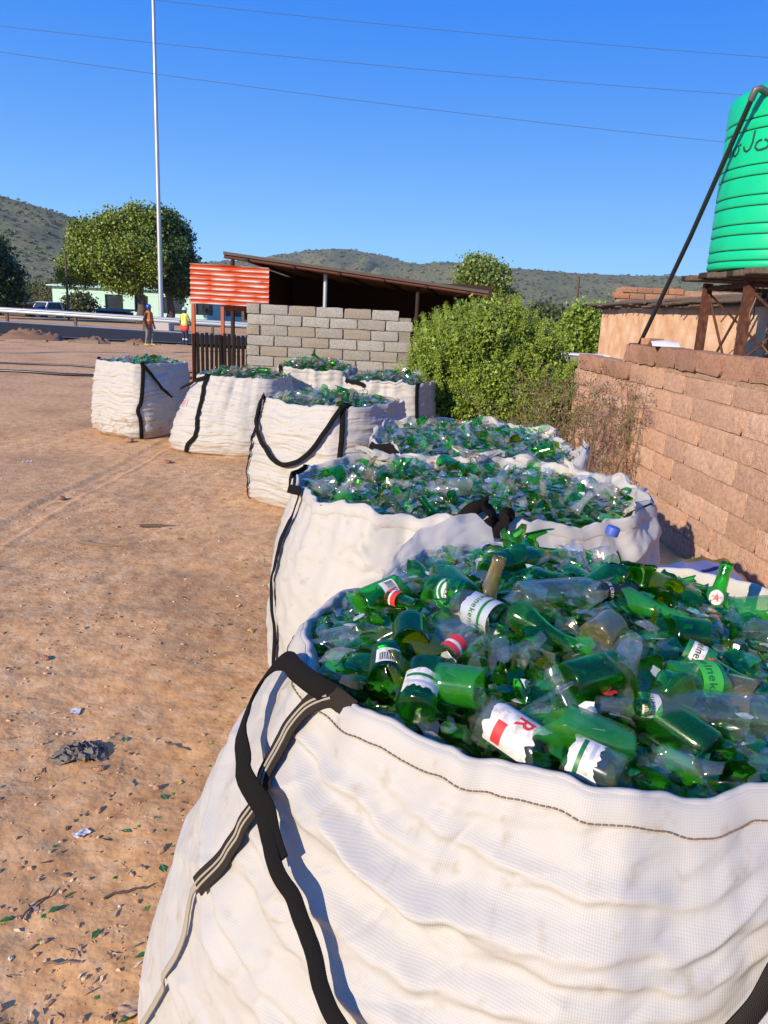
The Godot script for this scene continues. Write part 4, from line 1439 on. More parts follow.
func smooth_list(list: Array, per: int) -> Array:
	var out := []
	for i in list.size() - 1:
		var p0: Array = list[maxi(i - 1, 0)]; var p1: Array = list[i]; var p2: Array = list[i + 1]; var p3: Array = list[mini(i + 2, list.size() - 1)]
		for k in per:
			var t := float(k) / per
			var q := []
			for m in p1.size():
				q.append(0.5 * (2.0 * p1[m] + (p2[m] - p0[m]) * t + (2.0 * p0[m] - 5.0 * p1[m] + 4.0 * p2[m] - p3[m]) * t * t + (3.0 * p1[m] - p0[m] - 3.0 * p2[m] + p3[m]) * t * t * t))
			out.append(q)
	out.append(list[-1])
	return out


# a band of webbing that follows the bag: rows of [bearing, height share, lift, twist]
func bag_strap(B: Dictionary, o: Node3D, rows: Array, wide: float, material: Material, per := 7) -> void:
	var path := []; var faces := []
	for q in smooth_list(rows, per):
		var t := deg_to_rad(q[0])
		var v := clampf(q[1], 0.0, 1.0)
		var n := bag_normal(B, t, v)
		var p := Vector3.ZERO
		for k in [[0.0, 0.0], [.035, 0.0], [-.035, 0.0], [0.0, .02], [0.0, -.02], [.02, -.012], [-.02, .012]]:
			p += bag_point(B, t + k[0], clampf(v + k[1], 0.0, 1.0)) / 7.0
		p += n * (q[2] + 0.010)
		if q[1] > 1.0: p += Vector3(0, (q[1] - 1.0) * B.h, 0)
		path.append(p - o.position)
		faces.append(n.rotated((bag_point(B, t, minf(v + .02, 1.0), true) - bag_point(B, t, v - .02, true)).normalized(), q[3]))
	var s := Shape.new(); s.strap(path, faces, wide, .0042)
	part("strap", s, material, o)


func heap_y(B: Dictionary, x: float, z: float) -> float:
	var q: Vector2 = Vector2(x, z) - B.c
	var e1 := Vector2(cos(B.turn), sin(B.turn)); var e2 := Vector2(sin(B.turn), -cos(B.turn))
	var t := atan2(q.dot(e2), q.dot(e1))
	var r: float = q.length() / super_r(t, B.a, B.b, B.n)
	return B.h + B.edge + B.dome * (1.0 - pow(minf(r, 1.2), 2.2)) + lump.get_noise_2d(x * 3.0 + B.seed, z * 3.0) * 0.03 - B.get("tilt", 0.0) * (x - B.c.x)


func make_bag(B: Dictionary) -> Node3D:
	var o := thing("bulk_bag", B.label, "bulk bag", Vector3(B.bc.x, 0, B.bc.y), "bulk bags of broken glass")
	var origin := o.position
	var thetas := []
	var cols: int = B.cols
	for i in cols:
		var f := float(i) / cols
		if B.look == "draped":                    # more columns on the side that carries the folds
			f = f + 0.11 * sin(TAU * (f - 0.25)) / TAU * 4.0 * 0.9
			thetas.append(TAU * f)
		else:
			thetas.append(TAU * f)
	var s := Shape.new()
	var rows: int = B.rows
	var inner := [[.003, .005], [.009, .006], [.016, .0], [.022, -.03], [.028, -.07], [.034, -.12], [.05, -.22]]
	for j in rows + 1 + inner.size():
		for i in cols + 1:
			var t: float = thetas[i % cols]
			var uu: float = (float(i) / cols) if B.look != "draped" else (thetas[i % cols] / TAU + (1.0 if i == cols else 0.0))
			var p: Vector3
			if j <= rows:
				p = bag_point(B, t, float(j) / rows)
			else:
				var q: Array = inner[j - rows - 1]
				p = bag_point(B, t, 1.0)
				var dir := bag_dir(B, t)
				p += Vector3(-dir.x * q[0], q[1], -dir.y * q[0])
				if j > rows + 3:
					p += Vector3(dir.x, 0, dir.y) * lump.get_noise_2d(t * 4.0, q[1] * 9.0) * 0.02
			s.v.append(p - origin)
			s.uv.append(Vector2(uu * 4.15, p.y))
			s.uv2.append(Vector2(uu * 4.15 + B.seed * .37, p.y))
			var k := Color(1, 1, 1)
			if B.dust > 0.0 and j <= rows:
				var f := float(j) / rows
				var patch := lump.get_noise_2d(t * 3.0 + B.seed, p.y * 5.0) + lump.get_noise_2d(t * 14.0, p.y * 16.0 + B.seed) * .5
				var dust: float = B.dust * smoothstep(-0.1, 0.25, patch + 0.35 - f * 2.6)
				k = Color(1, 1, 1).lerp(Color(.80, .58, .40), dust)
			s.c.append(k)
	var w := cols + 1
	for j in rows + inner.size():
		for i in cols:
			var a := j * w + i
			s.quad(a, a + w, a + w + 1, a + 1)
	# the seam column is shared: average its normals by joining first and last column
	s.n = PackedVector3Array(); s.n.resize(s.v.size())
	for t in range(0, s.ix.size(), 3):
		var a := s.ix[t]; var b := s.ix[t + 1]; var d := s.ix[t + 2]
		var nn := (s.v[d] - s.v[a]).cross(s.v[b] - s.v[a])
		s.n[a] += nn; s.n[b] += nn; s.n[d] += nn
	for j in rows + 1 + inner.size():
		var q := s.n[j * w] + s.n[j * w + cols]
		s.n[j * w] = q; s.n[j * w + cols] = q
	for i in s.n.size(): s.n[i] = s.n[i].normalized()
	part("cloth", s, M.cloth, o)
	# hem: a doubled band below the rim with a line of stitching along its lower edge
	s = Shape.new()
	var hc := cols / 2 if B.look == "draped" else 120
	for j in 4:
		for i in hc + 1:
			var t := TAU * float(i % hc) / hc
			var v: float = [1.0, .992, .968, .960][j]
			var n := bag_normal(B, t, v)
			s.v.append(bag_point(B, t, v) + n * [.001, .006, .0055, .0005][j] - origin)
			s.uv.append(Vector2(float(i) / hc * 4.15, v)); s.uv2.append(Vector2(float(i) / hc * 4.15 + .5, v)); s.c.append(Color(1, 1, 1))
	for j in 3:
		for i in hc:
			var a := j * (hc + 1) + i
			s.quad(a, a + 1, a + hc + 2, a + hc + 1)
	part("hem", s, M.cloth, o)
	if B.stitch:
		s = Shape.new()
		var k := 168.0
		while k < 345.0:
			var t0 := deg_to_rad(k); var t1 := deg_to_rad(k + .62)
			var a := bag_point(B, t0, .9645) + bag_normal(B, t0, .9645) * .0062 - origin
			var b := bag_point(B, t1, .9645) + bag_normal(B, t1, .9645) * .0062 - origin
			s.tube([a, b], .0016, 4)
			k += .86
		var st := part("stitching", s, M.thread, o)
		st.set_meta("kind", "stuff")
	for q in B.straps:
		bag_strap(B, o, q[0], q[1], M[q[2]])
	return o


# ---------------------------------------------------------------- glass pieces
var beer := [[0.0, .030], [.006, .0362], [.02, .0365], [.148, .0365], [.172, .0345], [.195, .0275], [.215, .0205], [.24, .0155], [.281, .0134], [.283, .0158], [.296, .0155], [.298, .0135]]
var spirit := [[0.0, .034], [.006, .0392], [.02, .0395], [.175, .0395], [.196, .0375], [.213, .030], [.228, .0195], [.245, .0155], [.285, .0145], [.287, .0172], [.300, .0172], [.302, .0145]]


func radius_at(prof: Array, y: float) -> float:
	for i in prof.size() - 1:
		if y <= prof[i + 1][0]:
			return lerpf(prof[i][1], prof[i + 1][1], clampf((y - prof[i][0]) / maxf(prof[i + 1][0] - prof[i][0], 1e-5), 0.0, 1.0))
	return prof[-1][1]


# part of a bottle between two heights; a broken end is jagged
func bottle_piece(prof: Array, from: float, to: float, jag_from: float, jag_to: float, number: int, arc := TAU) -> ArrayMesh:
	var r := RandomNumberGenerator.new(); r.seed = number
	var segs := 22; var rows := 15 if to - from > .2 else 8
	var s := Shape.new()
	var whole := arc > TAU - .01
	var w := segs if whole else segs + 1
	var lo := []; var hi := []
	var ph := r.randf() * TAU
	var knots := []
	for i in 8: knots.append([r.randf(), r.randf()])
	for i in w:
		var a := TAU * i / w
		var k := i * 7.0 / w
		var tooth0: float = lerpf(knots[int(k)][0], knots[(int(k) + 1) % 7][0], k - int(k))
		var tooth1: float = lerpf(knots[int(k)][1], knots[(int(k) + 1) % 7][1], k - int(k))
		lo.append(from + (absf(sin(a * .5 + ph)) * .35 + tooth0 * .6 + r.randf() * .05) * jag_from)
		hi.append(to - (absf(sin(a * .5 + ph * 2.0)) * .35 + tooth1 * .6 + r.randf() * .05) * jag_to)
	var thick := .0032
	var ys := []
	for j in rows + 1:
		ys.append(float(j) / rows)
	for side in 2:
		for j in rows + 1:
			for i in w:
				var a := arc * i / segs
				var y: float = lerpf(lo[i], hi[i], ys[j])
				if jag_from == 0.0 and from == 0.0 and j == 1: y = .006
				var rad := radius_at(prof, y) - (thick if side == 1 else 0.0)
				s.v.append(Vector3(cos(a) * rad, maxf(y, .007) if side == 1 and from == 0.0 and jag_from == 0.0 else y, sin(a) * rad))
	var m := (rows + 1) * w
	for j in rows:
		for i in segs:
			var b := (i + 1) % w if whole else i + 1
			var p := j * w + i; var q := j * w + b
			s.quad(p, p + w, q + w, q)
			s.quad(m + p, m + q, m + q + w, m + p + w)
	for i in segs:                                # the broken or finished edges
		var b := (i + 1) % w if whole else i + 1
		s.quad(rows * w + i, m + rows * w + i, m + rows * w + b, rows * w + b)
		if not (from == 0.0 and jag_from == 0.0):
			s.quad(i, b, m + b, m + i)
	if not whole:
		for j in rows:
			var p := j * w
			s.quad(p, m + p, m + p + w, p + w)
			s.quad(p + segs, p + segs + w, m + p + segs + w, m + p + segs)
	elif from == 0.0 and jag_from == 0.0:          # closed foot
		var c0 := s.v.size(); s.v.append(Vector3(0, .005, 0)); s.v.append(Vector3(0, .011, 0))
		for i in segs:
			var b := (i + 1) % w
			s.tri(c0, i, b); s.tri(c0 + 1, m + b, m + i)
	return s.done()


# a curved splinter of bottle wall with a jagged outline
func shard(number: int) -> ArrayMesh:
	var r := RandomNumberGenerator.new(); r.seed = number
	var s := Shape.new()
	var n := 8 + r.randi() % 3
	var rad := r.randf_range(.8, 2.2); var thick := .085
	var rim := []
	for i in n:
		var a := TAU * (i + r.randf_range(-.35, .35)) / n
		var l := r.randf_range(.45, 1.0)
		rim.append(Vector2(cos(a) * l, sin(a) * l * .8))
	var lay := func(p: Vector2, d: float):
		var a := p.x / rad
		return Vector3(sin(a) * (rad + d), (cos(a) * (rad + d)) - rad, p.y)
	for side in 2:
		var d := thick if side == 0 else 0.0
		var at_ := s.v.size()
		s.v.append(lay.call(Vector2.ZERO, d))
		for ring in [.55, 1.0]:
			for p in rim: s.v.append(lay.call(p * ring, d))
		for i in n:
			var b := (i + 1) % n
			if side == 0:
				s.tri(at_, at_ + 1 + b, at_ + 1 + i); s.quad(at_ + 1 + i, at_ + 1 + b, at_ + 1 + n + b, at_ + 1 + n + i)
			else:
				s.tri(at_, at_ + 1 + i, at_ + 1 + b); s.quad(at_ + 1 + i, at_ + 1 + n + i, at_ + 1 + n + b, at_ + 1 + b)
	var half := 1 + 2 * n
	var e := s.v.size()
	for i in n:
		s.v.append(s.v[1 + n + i]); s.v.append(s.v[half + 1 + n + i])
	for i in n:
		var b := (i + 1) % n
		s.quad(e + i * 2, e + b * 2, e + b * 2 + 1, e + i * 2 + 1)
	return s.done()


# a patch that wraps round a bottle: columns from x0 to x1 along the girth, between two heights given by functions
func wrap_patch(rad: float, x0: float, x1: float, low: Callable, high: Callable, columns := 16) -> Shape:
	var s := Shape.new()
	for i in columns + 1:
		var x := lerpf(x0, x1, float(i) / columns)
		var a := -x / rad
		var d := Vector3(cos(a), 0, sin(a))
		for y in [low.call(x), high.call(x)]:
			s.v.append(d * rad + Vector3(0, y, 0)); s.n.append(d)
	for i in columns:
		s.quad(i * 2, i * 2 + 2, i * 2 + 3, i * 2 + 1)
	return s


func oval(cx: float, cy: float, rx: float, ry: float) -> Array:
	return [cx - rx * .999, cx + rx * .999, func(x): return cy - ry * sqrt(maxf(0.0, 1.0 - pow((x - cx) / rx, 2.0))), func(x): return cy + ry * sqrt(maxf(0.0, 1.0 - pow((x - cx) / rx, 2.0)))]


func wrap_text(text: String, tall: float, rad: float, cx: float, cy: float, turn := 0.0) -> ArrayMesh:
	var t := TextMesh.new()
	var f := SystemFont.new(); f.font_names = PackedStringArray(["Droid Sans"]); f.font_weight = 700
	t.font = f
	t.text = text
	t.font_size = 48
	t.pixel_size = tall / 36.0
	t.depth = 0.0
	t.curve_step = 4.0
	var arr := t.get_mesh_arrays()
	var v: PackedVector3Array = arr[Mesh.ARRAY_VERTEX]
	var n: PackedVector3Array = arr[Mesh.ARRAY_NORMAL]
	for i in v.size():
		var p := Vector2(v[i].x, v[i].y).rotated(turn)
		var a := -(p.x + cx) / rad
		v[i] = Vector3(cos(a) * rad, p.y + cy, sin(a) * rad)
		n[i] = Vector3(cos(a), 0, sin(a))
	var out := []
	out.resize(Mesh.ARRAY_MAX)
	out[Mesh.ARRAY_VERTEX] = v; out[Mesh.ARRAY_NORMAL] = n; out[Mesh.ARRAY_INDEX] = arr[Mesh.ARRAY_INDEX]
	var m := ArrayMesh.new(); m.add_surface_from_arrays(Mesh.PRIMITIVE_TRIANGLES, out)
	return m


func wrap_star(rad: float, cx: float, cy: float, size: float) -> Shape:
	var s := Shape.new()
	var pts := [Vector2(cx, cy)]
	for k in 10:
		var a := PI / 2 + TAU * k / 10.0
		pts.append(Vector2(cx, cy) + Vector2(cos(a), sin(a)) * size * (1.0 if k % 2 == 0 else .42))
	for p in pts:
		var a: float = -p.x / rad
		s.v.append(Vector3(cos(a) * rad, p.y, sin(a) * rad)); s.n.append(Vector3(cos(a), 0, sin(a)))
	for k in 10: s.tri(0, 1 + k, 1 + (k + 1) % 10)
	return s


func flat_low(y: float) -> Callable:
	return func(_x): return y


func torn(y: float, much: float, number: float) -> Callable:
	return func(x): return y + much * .8 * soft.get_noise_2d(x * 38.0, number) + much * .08 * soft.get_noise_2d(x * 190.0, number)


# paper stuck on a bottle, x along the girth (0 faces the eye), y up the bottle
func stick_label(o: Node3D, kind: String, rad: float, y0: float) -> void:
	var L := Node3D.new(); L.name = "label"; o.add_child(L, true)
	var r := rad + .0006
	match kind:
		"oval":                                   # green label, pale oval with a dark band and a red star above it
			var p := part("paper", wrap_patch(r, -.046, .046, flat_low(y0), flat_low(y0 + .078)), M.label_green, L)
			var e := oval(0, y0 + .039, .043, .034)
			part("oval_ring", wrap_patch(r + .0003, e[0], e[1], e[2], e[3]), M.paper, L)
			e = oval(0, y0 + .039, .038, .029)
			part("oval_field", wrap_patch(r + .0006, e[0], e[1], e[2], e[3]), M.label_green, L)
			e = oval(0, y0 + .041, .030, .022)
			part("oval_pale", wrap_patch(r + .0009, e[0], e[1], e[2], e[3]), M.paper, L)
			part("band", wrap_patch(r + .0012, -.041, .041, flat_low(y0 + .031), flat_low(y0 + .045)), M.label_black, L)
			part("lettering", wrap_text("Heineken", .0115, r + .0016, 0, y0 + .038), M.paper, L)
			part("star", wrap_star(r + .0016, 0, y0 + .0535, .008), M.label_red, L)
		"neck_star":
			part("paper", wrap_patch(r, -.030, .030, flat_low(y0), flat_low(y0 + .045)), M.label_green, L)
			var e := oval(0, y0 + .026, .017, .017)
			part("disc", wrap_patch(r + .0004, e[0], e[1], e[2], e[3]), M.paper, L)
			part("star", wrap_star(r + .0009, 0, y0 + .026, .012), M.label_red, L)
		"neck_word":
			part("paper", wrap_patch(r, -.034, .034, flat_low(y0), torn(y0 + .058, .01, 21.0), 40), M.label_green, L)
			part("stripe", wrap_patch(r + .0004, -.034, .034, flat_low(y0 + .010), flat_low(y0 + .036)), M.paper, L)
			part("lettering", wrap_text("Heineken", .013, r + .0009, 0, y0 + .023), M.label_black, L)
			part("star", wrap_star(r + .0008, 0, y0 + .048, .009), M.label_red, L)
		"barcode":
			part("paper", wrap_patch(r, -.024, .024, flat_low(y0), flat_low(y0 + .036)), M.paper, L)
			var x := -.019
			var bars := Shape.new()
			var rr := RandomNumberGenerator.new(); rr.seed = 4
			while x < .018:
				var wd := rr.randf_range(.0006, .0022)
				var b := wrap_patch(r + .0004, x, x + wd, flat_low(y0 + .012), flat_low(y0 + .032), 1)
				var at_ := bars.v.size()
				bars.v.append_array(b.v); bars.n.append_array(b.n)
				for i in b.ix: bars.ix.append(i + at_)
				x += wd + rr.randf_range(.0007, .002)
			part("bars", bars, M.label_black, L)
		"silver":
			part("paper", wrap_patch(r, -.050, .050, torn(y0, .012, 3.0), flat_low(y0 + .07), 40), M.label_silver, L)
			part("band", wrap_patch(r + .0004, -.050, .050, flat_low(y0 + .045), flat_low(y0 + .052)), M.label_green, L)
			part("lettering", wrap_text("Heineken", .013, r + .0008, 0, y0 + .028), M.label_green, L)
		"white":
			part("paper", wrap_patch(r, -.036, .036, torn(y0 + .004, .014, 8.0), torn(y0 + .05, .006, 5.0), 40), M.paper, L)
			part("lines", wrap_patch(r + .0004, -.028, .028, flat_low(y0 + .014), flat_low(y0 + .020)), M.label_silver, L)
			part("band", wrap_patch(r + .0004, -.032, .030, flat_low(y0 + .030), flat_low(y0 + .037)), M.label_green, L)
		"red":
			part("paper", wrap_patch(r, -.045, .045, torn(y0, .012, 14.0), torn(y0 + .085, .02, 11.0), 40), M.paper, L)
			part("lettering", wrap_text("R", .030, r + .0006, -.018, y0 + .056), M.label_red, L)
			part("patch", wrap_patch(r + .0004, .0, .040, flat_low(y0 + .018), flat_low(y0 + .036)), M.label_red, L)
		"small_red":
			part("paper", wrap_patch(r, -.026, .026, flat_low(y0), flat_low(y0 + .04)), M.label_red, L)
			part("stripe", wrap_patch(r + .0004, -.026, .026, flat_low(y0 + .014), flat_low(y0 + .022)), M.paper, L)
		"print":
			part("paper", wrap_patch(r, -.045, .045, flat_low(y0), flat_low(y0 + .045)), M.sunlit_print, L)
			part("lettering", wrap_text("Heineken", .017, r + .0006, 0.004, y0 + .020), M.label_green, L)


# base and tip of the bottle's axis; its label side is turned to 'face'
func lay_glass(o: Node3D, foot: Vector3, tip: Vector3, face: Vector3) -> void:
	var y := (tip - foot).normalized()
	var x := (face - y * face.dot(y)).normalized()
	o.transform = Transform3D(Basis(x, y, x.cross(y)), foot)


func build_bags() -> void:
	mat("sunlit_print", lin(.05, .42, .04), .45)  # label green brightened in its colour as if sunlit
	var bags := {
		"one": {"c": Vector2(.45, -1.6), "turn": deg_to_rad(32.0), "a": .54, "b": .62, "n": 2.6, "h": 1.05, "bc": Vector2(.35, -1.52), "ba": .78, "bb": .78, "bn": 2.9, "bulge": .05, "edge": -.055, "dome": .135, "tilt": .05, "seed": 1.0, "rough": .015, "look": "draped", "cols": 520, "rows": 250, "dust": 0.0, "stitch": true,
			"sags": [[262.0, 30.0, .012], [182.0, 20.0, .02], [100.0, 50.0, .02]], "label": "open white bulk bag with crossed black straps and a brown stitched hem",
			"folds": [[.06, .50, .955, .90, .86, .010, .012], [.05, 1.05, .90, .72, .90, .020, .022], [.10, .60, .93, .84, .76, .012, .012], [.0, .95, .84, .63, .80, .016, .014], [.15, 1.1, .74, .55, .76, .022, .020], [-.1, .75, .78, .52, .58, .014, .012], [.05, .9, .66, .44, .58, .022, .016], [.3, 1.1, .58, .40, .62, .018, .016], [-.25, .35, .93, .70, .50, .016, .009], [.1, 1.0, .48, .30, .46, .022, .016], [-.2, .55, .60, .40, .30, .016, .010], [.35, 1.0, .95, .83, .93, .012, .010], [.45, 1.1, .82, .74, .88, .014, .012]],
			"straps": [
				[[[251, 1.0, -.016, 0.0], [246.5, .998, .004, 0.0], [243, .955, .004, 0.0], [242, .905, .005, .1], [243, .845, .006, 0.0], [243.5, .795, .006, -.1], [242.5, .735, .004, 0.0], [241, .685, .003, .1], [239.5, .636, .004, .2]], .038, "webbing_worn"],
				[[[246.9, .998, .007, 0.0], [243.4, .955, .007, 0.0], [242.4, .905, .008, .1], [243.4, .845, .009, 0.0], [243.9, .795, .009, -.1], [242.9, .735, .007, 0.0], [241.4, .685, .006, .1], [239.9, .636, .007, .2]], .0035, "thread_pale"],
				[[[246.1, .998, .007, 0.0], [242.6, .955, .007, 0.0], [241.6, .905, .008, .1], [242.6, .845, .009, 0.0], [243.1, .795, .009, -.1], [242.1, .735, .007, 0.0], [240.6, .685, .006, .1], [239.1, .636, .007, .2]], .0035, "thread_pale"],
				[[[239.5, .65, .002, 0.0], [237.5, .58, .002, 0.0], [238, .515, .002, 0.0], [237.5, .445, .002, 0.0], [235.5, .365, .002, 0.0], [233.5, .30, .002, 0.0], [232, .20, .002, 0.0], [231, .05, .002, 0.0]], .013, "thread_pale"],
				[[[252, .995, -.03, .5], [246, 1.004, .004, .4], [239, 1.003, .014, .2], [230, .96, .026, -.2], [228, .905, .034, -.5], [233, .875, .040, -.3], [241, .85, .044, .1], [248, .815, .040, .3], [253.5, .772, .034, .3]], .040, "webbing"],
				[[[246, .835, .038, .5], [250, .80, .040, .5], [254, .765, .040, .6], [257.5, .745, .038, .5], [261, .715, .036, .5], [265.5, .675, .034, .5], [270, .64, .034, .5], [276, .59, .03, .5], [283, .52, .02, .5]], .026, "webbing"],
				[[[322, .94, .01, 0.0], [316, .87, .02, 0.0], [311.5, .82, .03, .2], [309.5, .795, .03, .2], [306.5, .765, .03, .2], [303, .71, .02, .1], [300, .60, .01, 0.0]], .032, "webbing_worn"],
			]},
		"two": {"c": Vector2(.35, -3.2), "turn": deg_to_rad(-8.0), "a": .72, "b": .56, "n": 2.8, "h": 1.02, "bc": Vector2(.33, -3.18), "ba": .78, "bb": .64, "bn": 2.8, "bulge": .06, "edge": -.025, "dome": .035, "seed": 2.0, "rough": .035, "look": "draped", "cols": 300, "rows": 110, "dust": 0.0, "stitch": false,
			"sags": [[300.0, 24.0, .05], [345.0, 26.0, .02]], "label": "white bulk bag with a black loop bunched on its rim behind the crossed-strap bag",
			"folds": [[.42, 1.3, .86, .80, .93, .035, .028], [.45, 1.2, .70, .62, .78, .03, .02], [-.2, .5, .95, .80, .62, .02, .010]],
			"straps": [
				[[[150, .985, .006, 0.0], [165, 1.0, .012, 0.0], [180, 1.0, .012, 0.0], [192, .985, .01, 0.0], [193, .93, .008, 0.0], [191, .86, .006, 0.0], [190, .76, .006, 0.0], [191, .66, .006, 0.0], [196, .58, .006, 0.0], [200, .40, .004, 0.0], [200, .1, .004, 0.0]], .036, "webbing"],
				[[[252, .99, -.02, 0.0], [258, 1.03, .012, .3], [262, 1.035, .03, .9], [265, 1.0, .035, 1.0], [264, .96, .03, .6], [262, .93, .02, .2], [261, .90, .006, 0.0]], .05, "webbing"],
				[[[268, .985, -.02, 0.0], [271, 1.02, .01, -.3], [270, 1.02, .03, -.8], [268, .985, .03, -.9], [266, .95, .02, -.3], [262, .93, .006, 0.0]], .05, "webbing"],
			]},
		"three": {"c": Vector2(.5, -4.6), "turn": 0.0, "a": .58, "b": .68, "n": 4.0, "h": 1.0, "bc": Vector2(.5, -4.6), "ba": .6, "bb": .68, "bn": 3.5, "bulge": .05, "edge": -.02, "dome": .065, "seed": 3.0, "rough": .045, "look": "draped", "cols": 240, "rows": 90, "dust": 0.0, "stitch": false,
			"sags": [[250.0, 30.0, .05], [300.0, 26.0, .03]], "label": "white bulk bag with a sagging rim facing the dry weeds and the clay wall", "folds": [],
			"straps": [[[[205, .97, .006, 0.0], [214, 1.0, .015, 0.0], [225, 1.02, .02, .2], [238, 1.0, .03, .4], [246, .975, .03, .2]], .05, "webbing"], [[[262, .985, .012, 0.0], [266, 1.03, .02, .3], [270, 1.02, .03, .6], [271, .97, .02, 0.0], [270, .9, .006, 0.0]], .045, "webbing"]]},
		"four": {"c": Vector2(-.5, -7.08), "turn": deg_to_rad(31.0), "a": .56, "b": .53, "n": 3.6, "h": .93, "bc": Vector2(-.56, -7.0), "ba": .65, "bb": .61, "bn": 3.0, "bulge": .04, "edge": -.03, "dome": .08, "seed": 4.0, "rough": .02, "look": "stacked", "cols": 240, "rows": 130, "dust": .25, "stitch": false,
			"sags": [[270.0, 34.0, .03]], "label": "white bulk bag with a long black loop hanging down its lit side", "folds": [],
			"straps": [
				[[[224, 1.01, .01, 0.0], [226, .98, .012, 0.0], [229, .79, .006, 0.0], [227, .55, .006, 0.0], [225, .38, .006, 0.0], [226, .14, .006, 0.0], [228, .03, .006, 0.0]], .042, "webbing"],
				[[[222, 1.0, -.01, 0.0], [228, 1.02, .02, 0.0], [229, .95, .03, .3], [231, .82, .035, .3], [240, .65, .035, .3], [256, .50, .03, .2], [272, .455, .03, .2], [290, .56, .03, .2], [301, .76, .03, .2], [309, .97, .03, 0.0], [312, 1.01, .012, 0.0]], .042, "webbing"],
				[[[318, 1.0, -.015, 0.0], [313, 1.015, .012, 0.0], [312, .98, .01, 0.0], [312.5, .79, .006, 0.0], [312.5, .54, .006, 0.0], [312, .36, .006, 0.0], [312, .1, .006, 0.0]], .046, "webbing"],
			]},
		"five": {"c": Vector2(-1.78, -9.6), "turn": deg_to_rad(10.0), "a": .52, "b": .48, "n": 4.0, "h": .9, "bc": Vector2(-1.92, -9.5), "ba": .72, "bb": .66, "bn": 3.0, "bulge": .04, "edge": -.02, "dome": .1, "seed": 5.0, "rough": .02, "look": "stacked", "cols": 200, "rows": 120, "dust": .3, "stitch": false,
			"sags": [], "label": "white bulk bag with faint red print and a slanting black strap", "folds": [],
			"straps": [
				[[[240, 1.0, -.012, 0.0], [236, 1.01, .01, 0.0], [238, .95, .008, 0.0], [244, .69, .006, 0.0], [249, .40, .006, 0.0], [250, .25, .006, 0.0], [243, .12, .006, 0.0], [241, .03, .006, 0.0]], .05, "webbing"],
				[[[238, 1.005, .012, 0.0], [231, .93, .02, .2], [222, .86, .035, .2], [212, .80, .06, .2], [204, .74, .09, .2]], .045, "webbing"],
			]},
		"six": {"c": Vector2(-3.31, -10.4), "turn": deg_to_rad(30.0), "a": .47, "b": .47, "n": 5.0, "h": .95, "bc": Vector2(-3.33, -10.3), "ba": .53, "bb": .52, "bn": 3.5, "bulge": .03, "edge": -.03, "dome": .09, "seed": 6.0, "rough": .015, "look": "stacked", "cols": 200, "rows": 120, "dust": .8, "stitch": false,
			"sags": [], "label": "white bulk bag with a dust-stained base at the road end of the row", "folds": [],
			"straps": [
				[[[318, 1.0, -.012, 0.0], [317, 1.012, .01, 0.0], [318, .95, .008, 0.0], [318, .73, .006, 0.0], [317, .52, .006, 0.0], [314, .40, .006, 0.0], [317, .26, .006, 0.0], [318, .03, .006, 0.0]], .05, "webbing"],
				[[[317, 1.0, .012, 0.0], [322, .93, .02, .2], [330, .82, .03, .2], [338, .70, .05, .2], [346, .60, .09, .2], [350, .55, .12, .2]], .045, "webbing"],
				[[[212, 1.0, .0, 0.0], [215, 1.01, .012, 0.0], [216, .95, .012, 0.0], [216, .84, .008, 0.0]], .045, "webbing"],
			]},
		"seven": {"c": Vector2(.0, -9.25), "turn": deg_to_rad(15.0), "a": .5, "b": .48, "n": 4.0, "h": .95, "bc": Vector2(.0, -9.25), "ba": .52, "bb": .5, "bn": 4.0, "bulge": .03, "edge": -.01, "dome": .1, "seed": 7.0, "rough": .03, "look": "stacked", "cols": 150, "rows": 70, "dust": .2, "stitch": false,
			"sags": [[240.0, 40.0, .04]], "label": "white bulk bag in half shade beside the big leafy bush", "folds": [],
			"straps": [[[[318, 1.0, -.01, 0.0], [316, 1.01, .01, 0.0], [315, .9, .006, 0.0], [315, .5, .006, 0.0], [315, .1, .006, 0.0]], .045, "webbing"], [[[225, 1.0, .0, 0.0], [228, 1.03, .012, 0.0], [240, 1.02, .03, .2], [252, .97, .02, 0.0]], .045, "webbing"]]},
		"eight": {"c": Vector2(-.98, -10.45), "turn": deg_to_rad(5.0), "a": .5, "b": .46, "n": 4.0, "h": .97, "bc": Vector2(-.98, -10.45), "ba": .54, "bb": .5, "bn": 4.0, "bulge": .03, "edge": .0, "dome": .12, "seed": 8.0, "rough": .03, "look": "stacked", "cols": 140, "rows": 60, "dust": .2, "stitch": false,
			"sags": [], "label": "white bulk bag heaped over its rim close to the grey block wall", "folds": [],
			"straps": [[[[225, 1.0, .0, 0.0], [226, 1.02, .012, 0.0], [226, .8, .006, 0.0], [226, .3, .006, 0.0]], .045, "webbing"]]},
	}
	var where := {"one": "in the bag with crossed straps", "two": "in the bag with the bunched loop", "three": "in the bag by the dry weeds", "four": "in the bag with the long hanging loop", "five": "in the bag with faint red print", "six": "in the dust-stained bag", "seven": "in the bag beside the leafy bush", "eight": "in the bag by the grey block wall"}
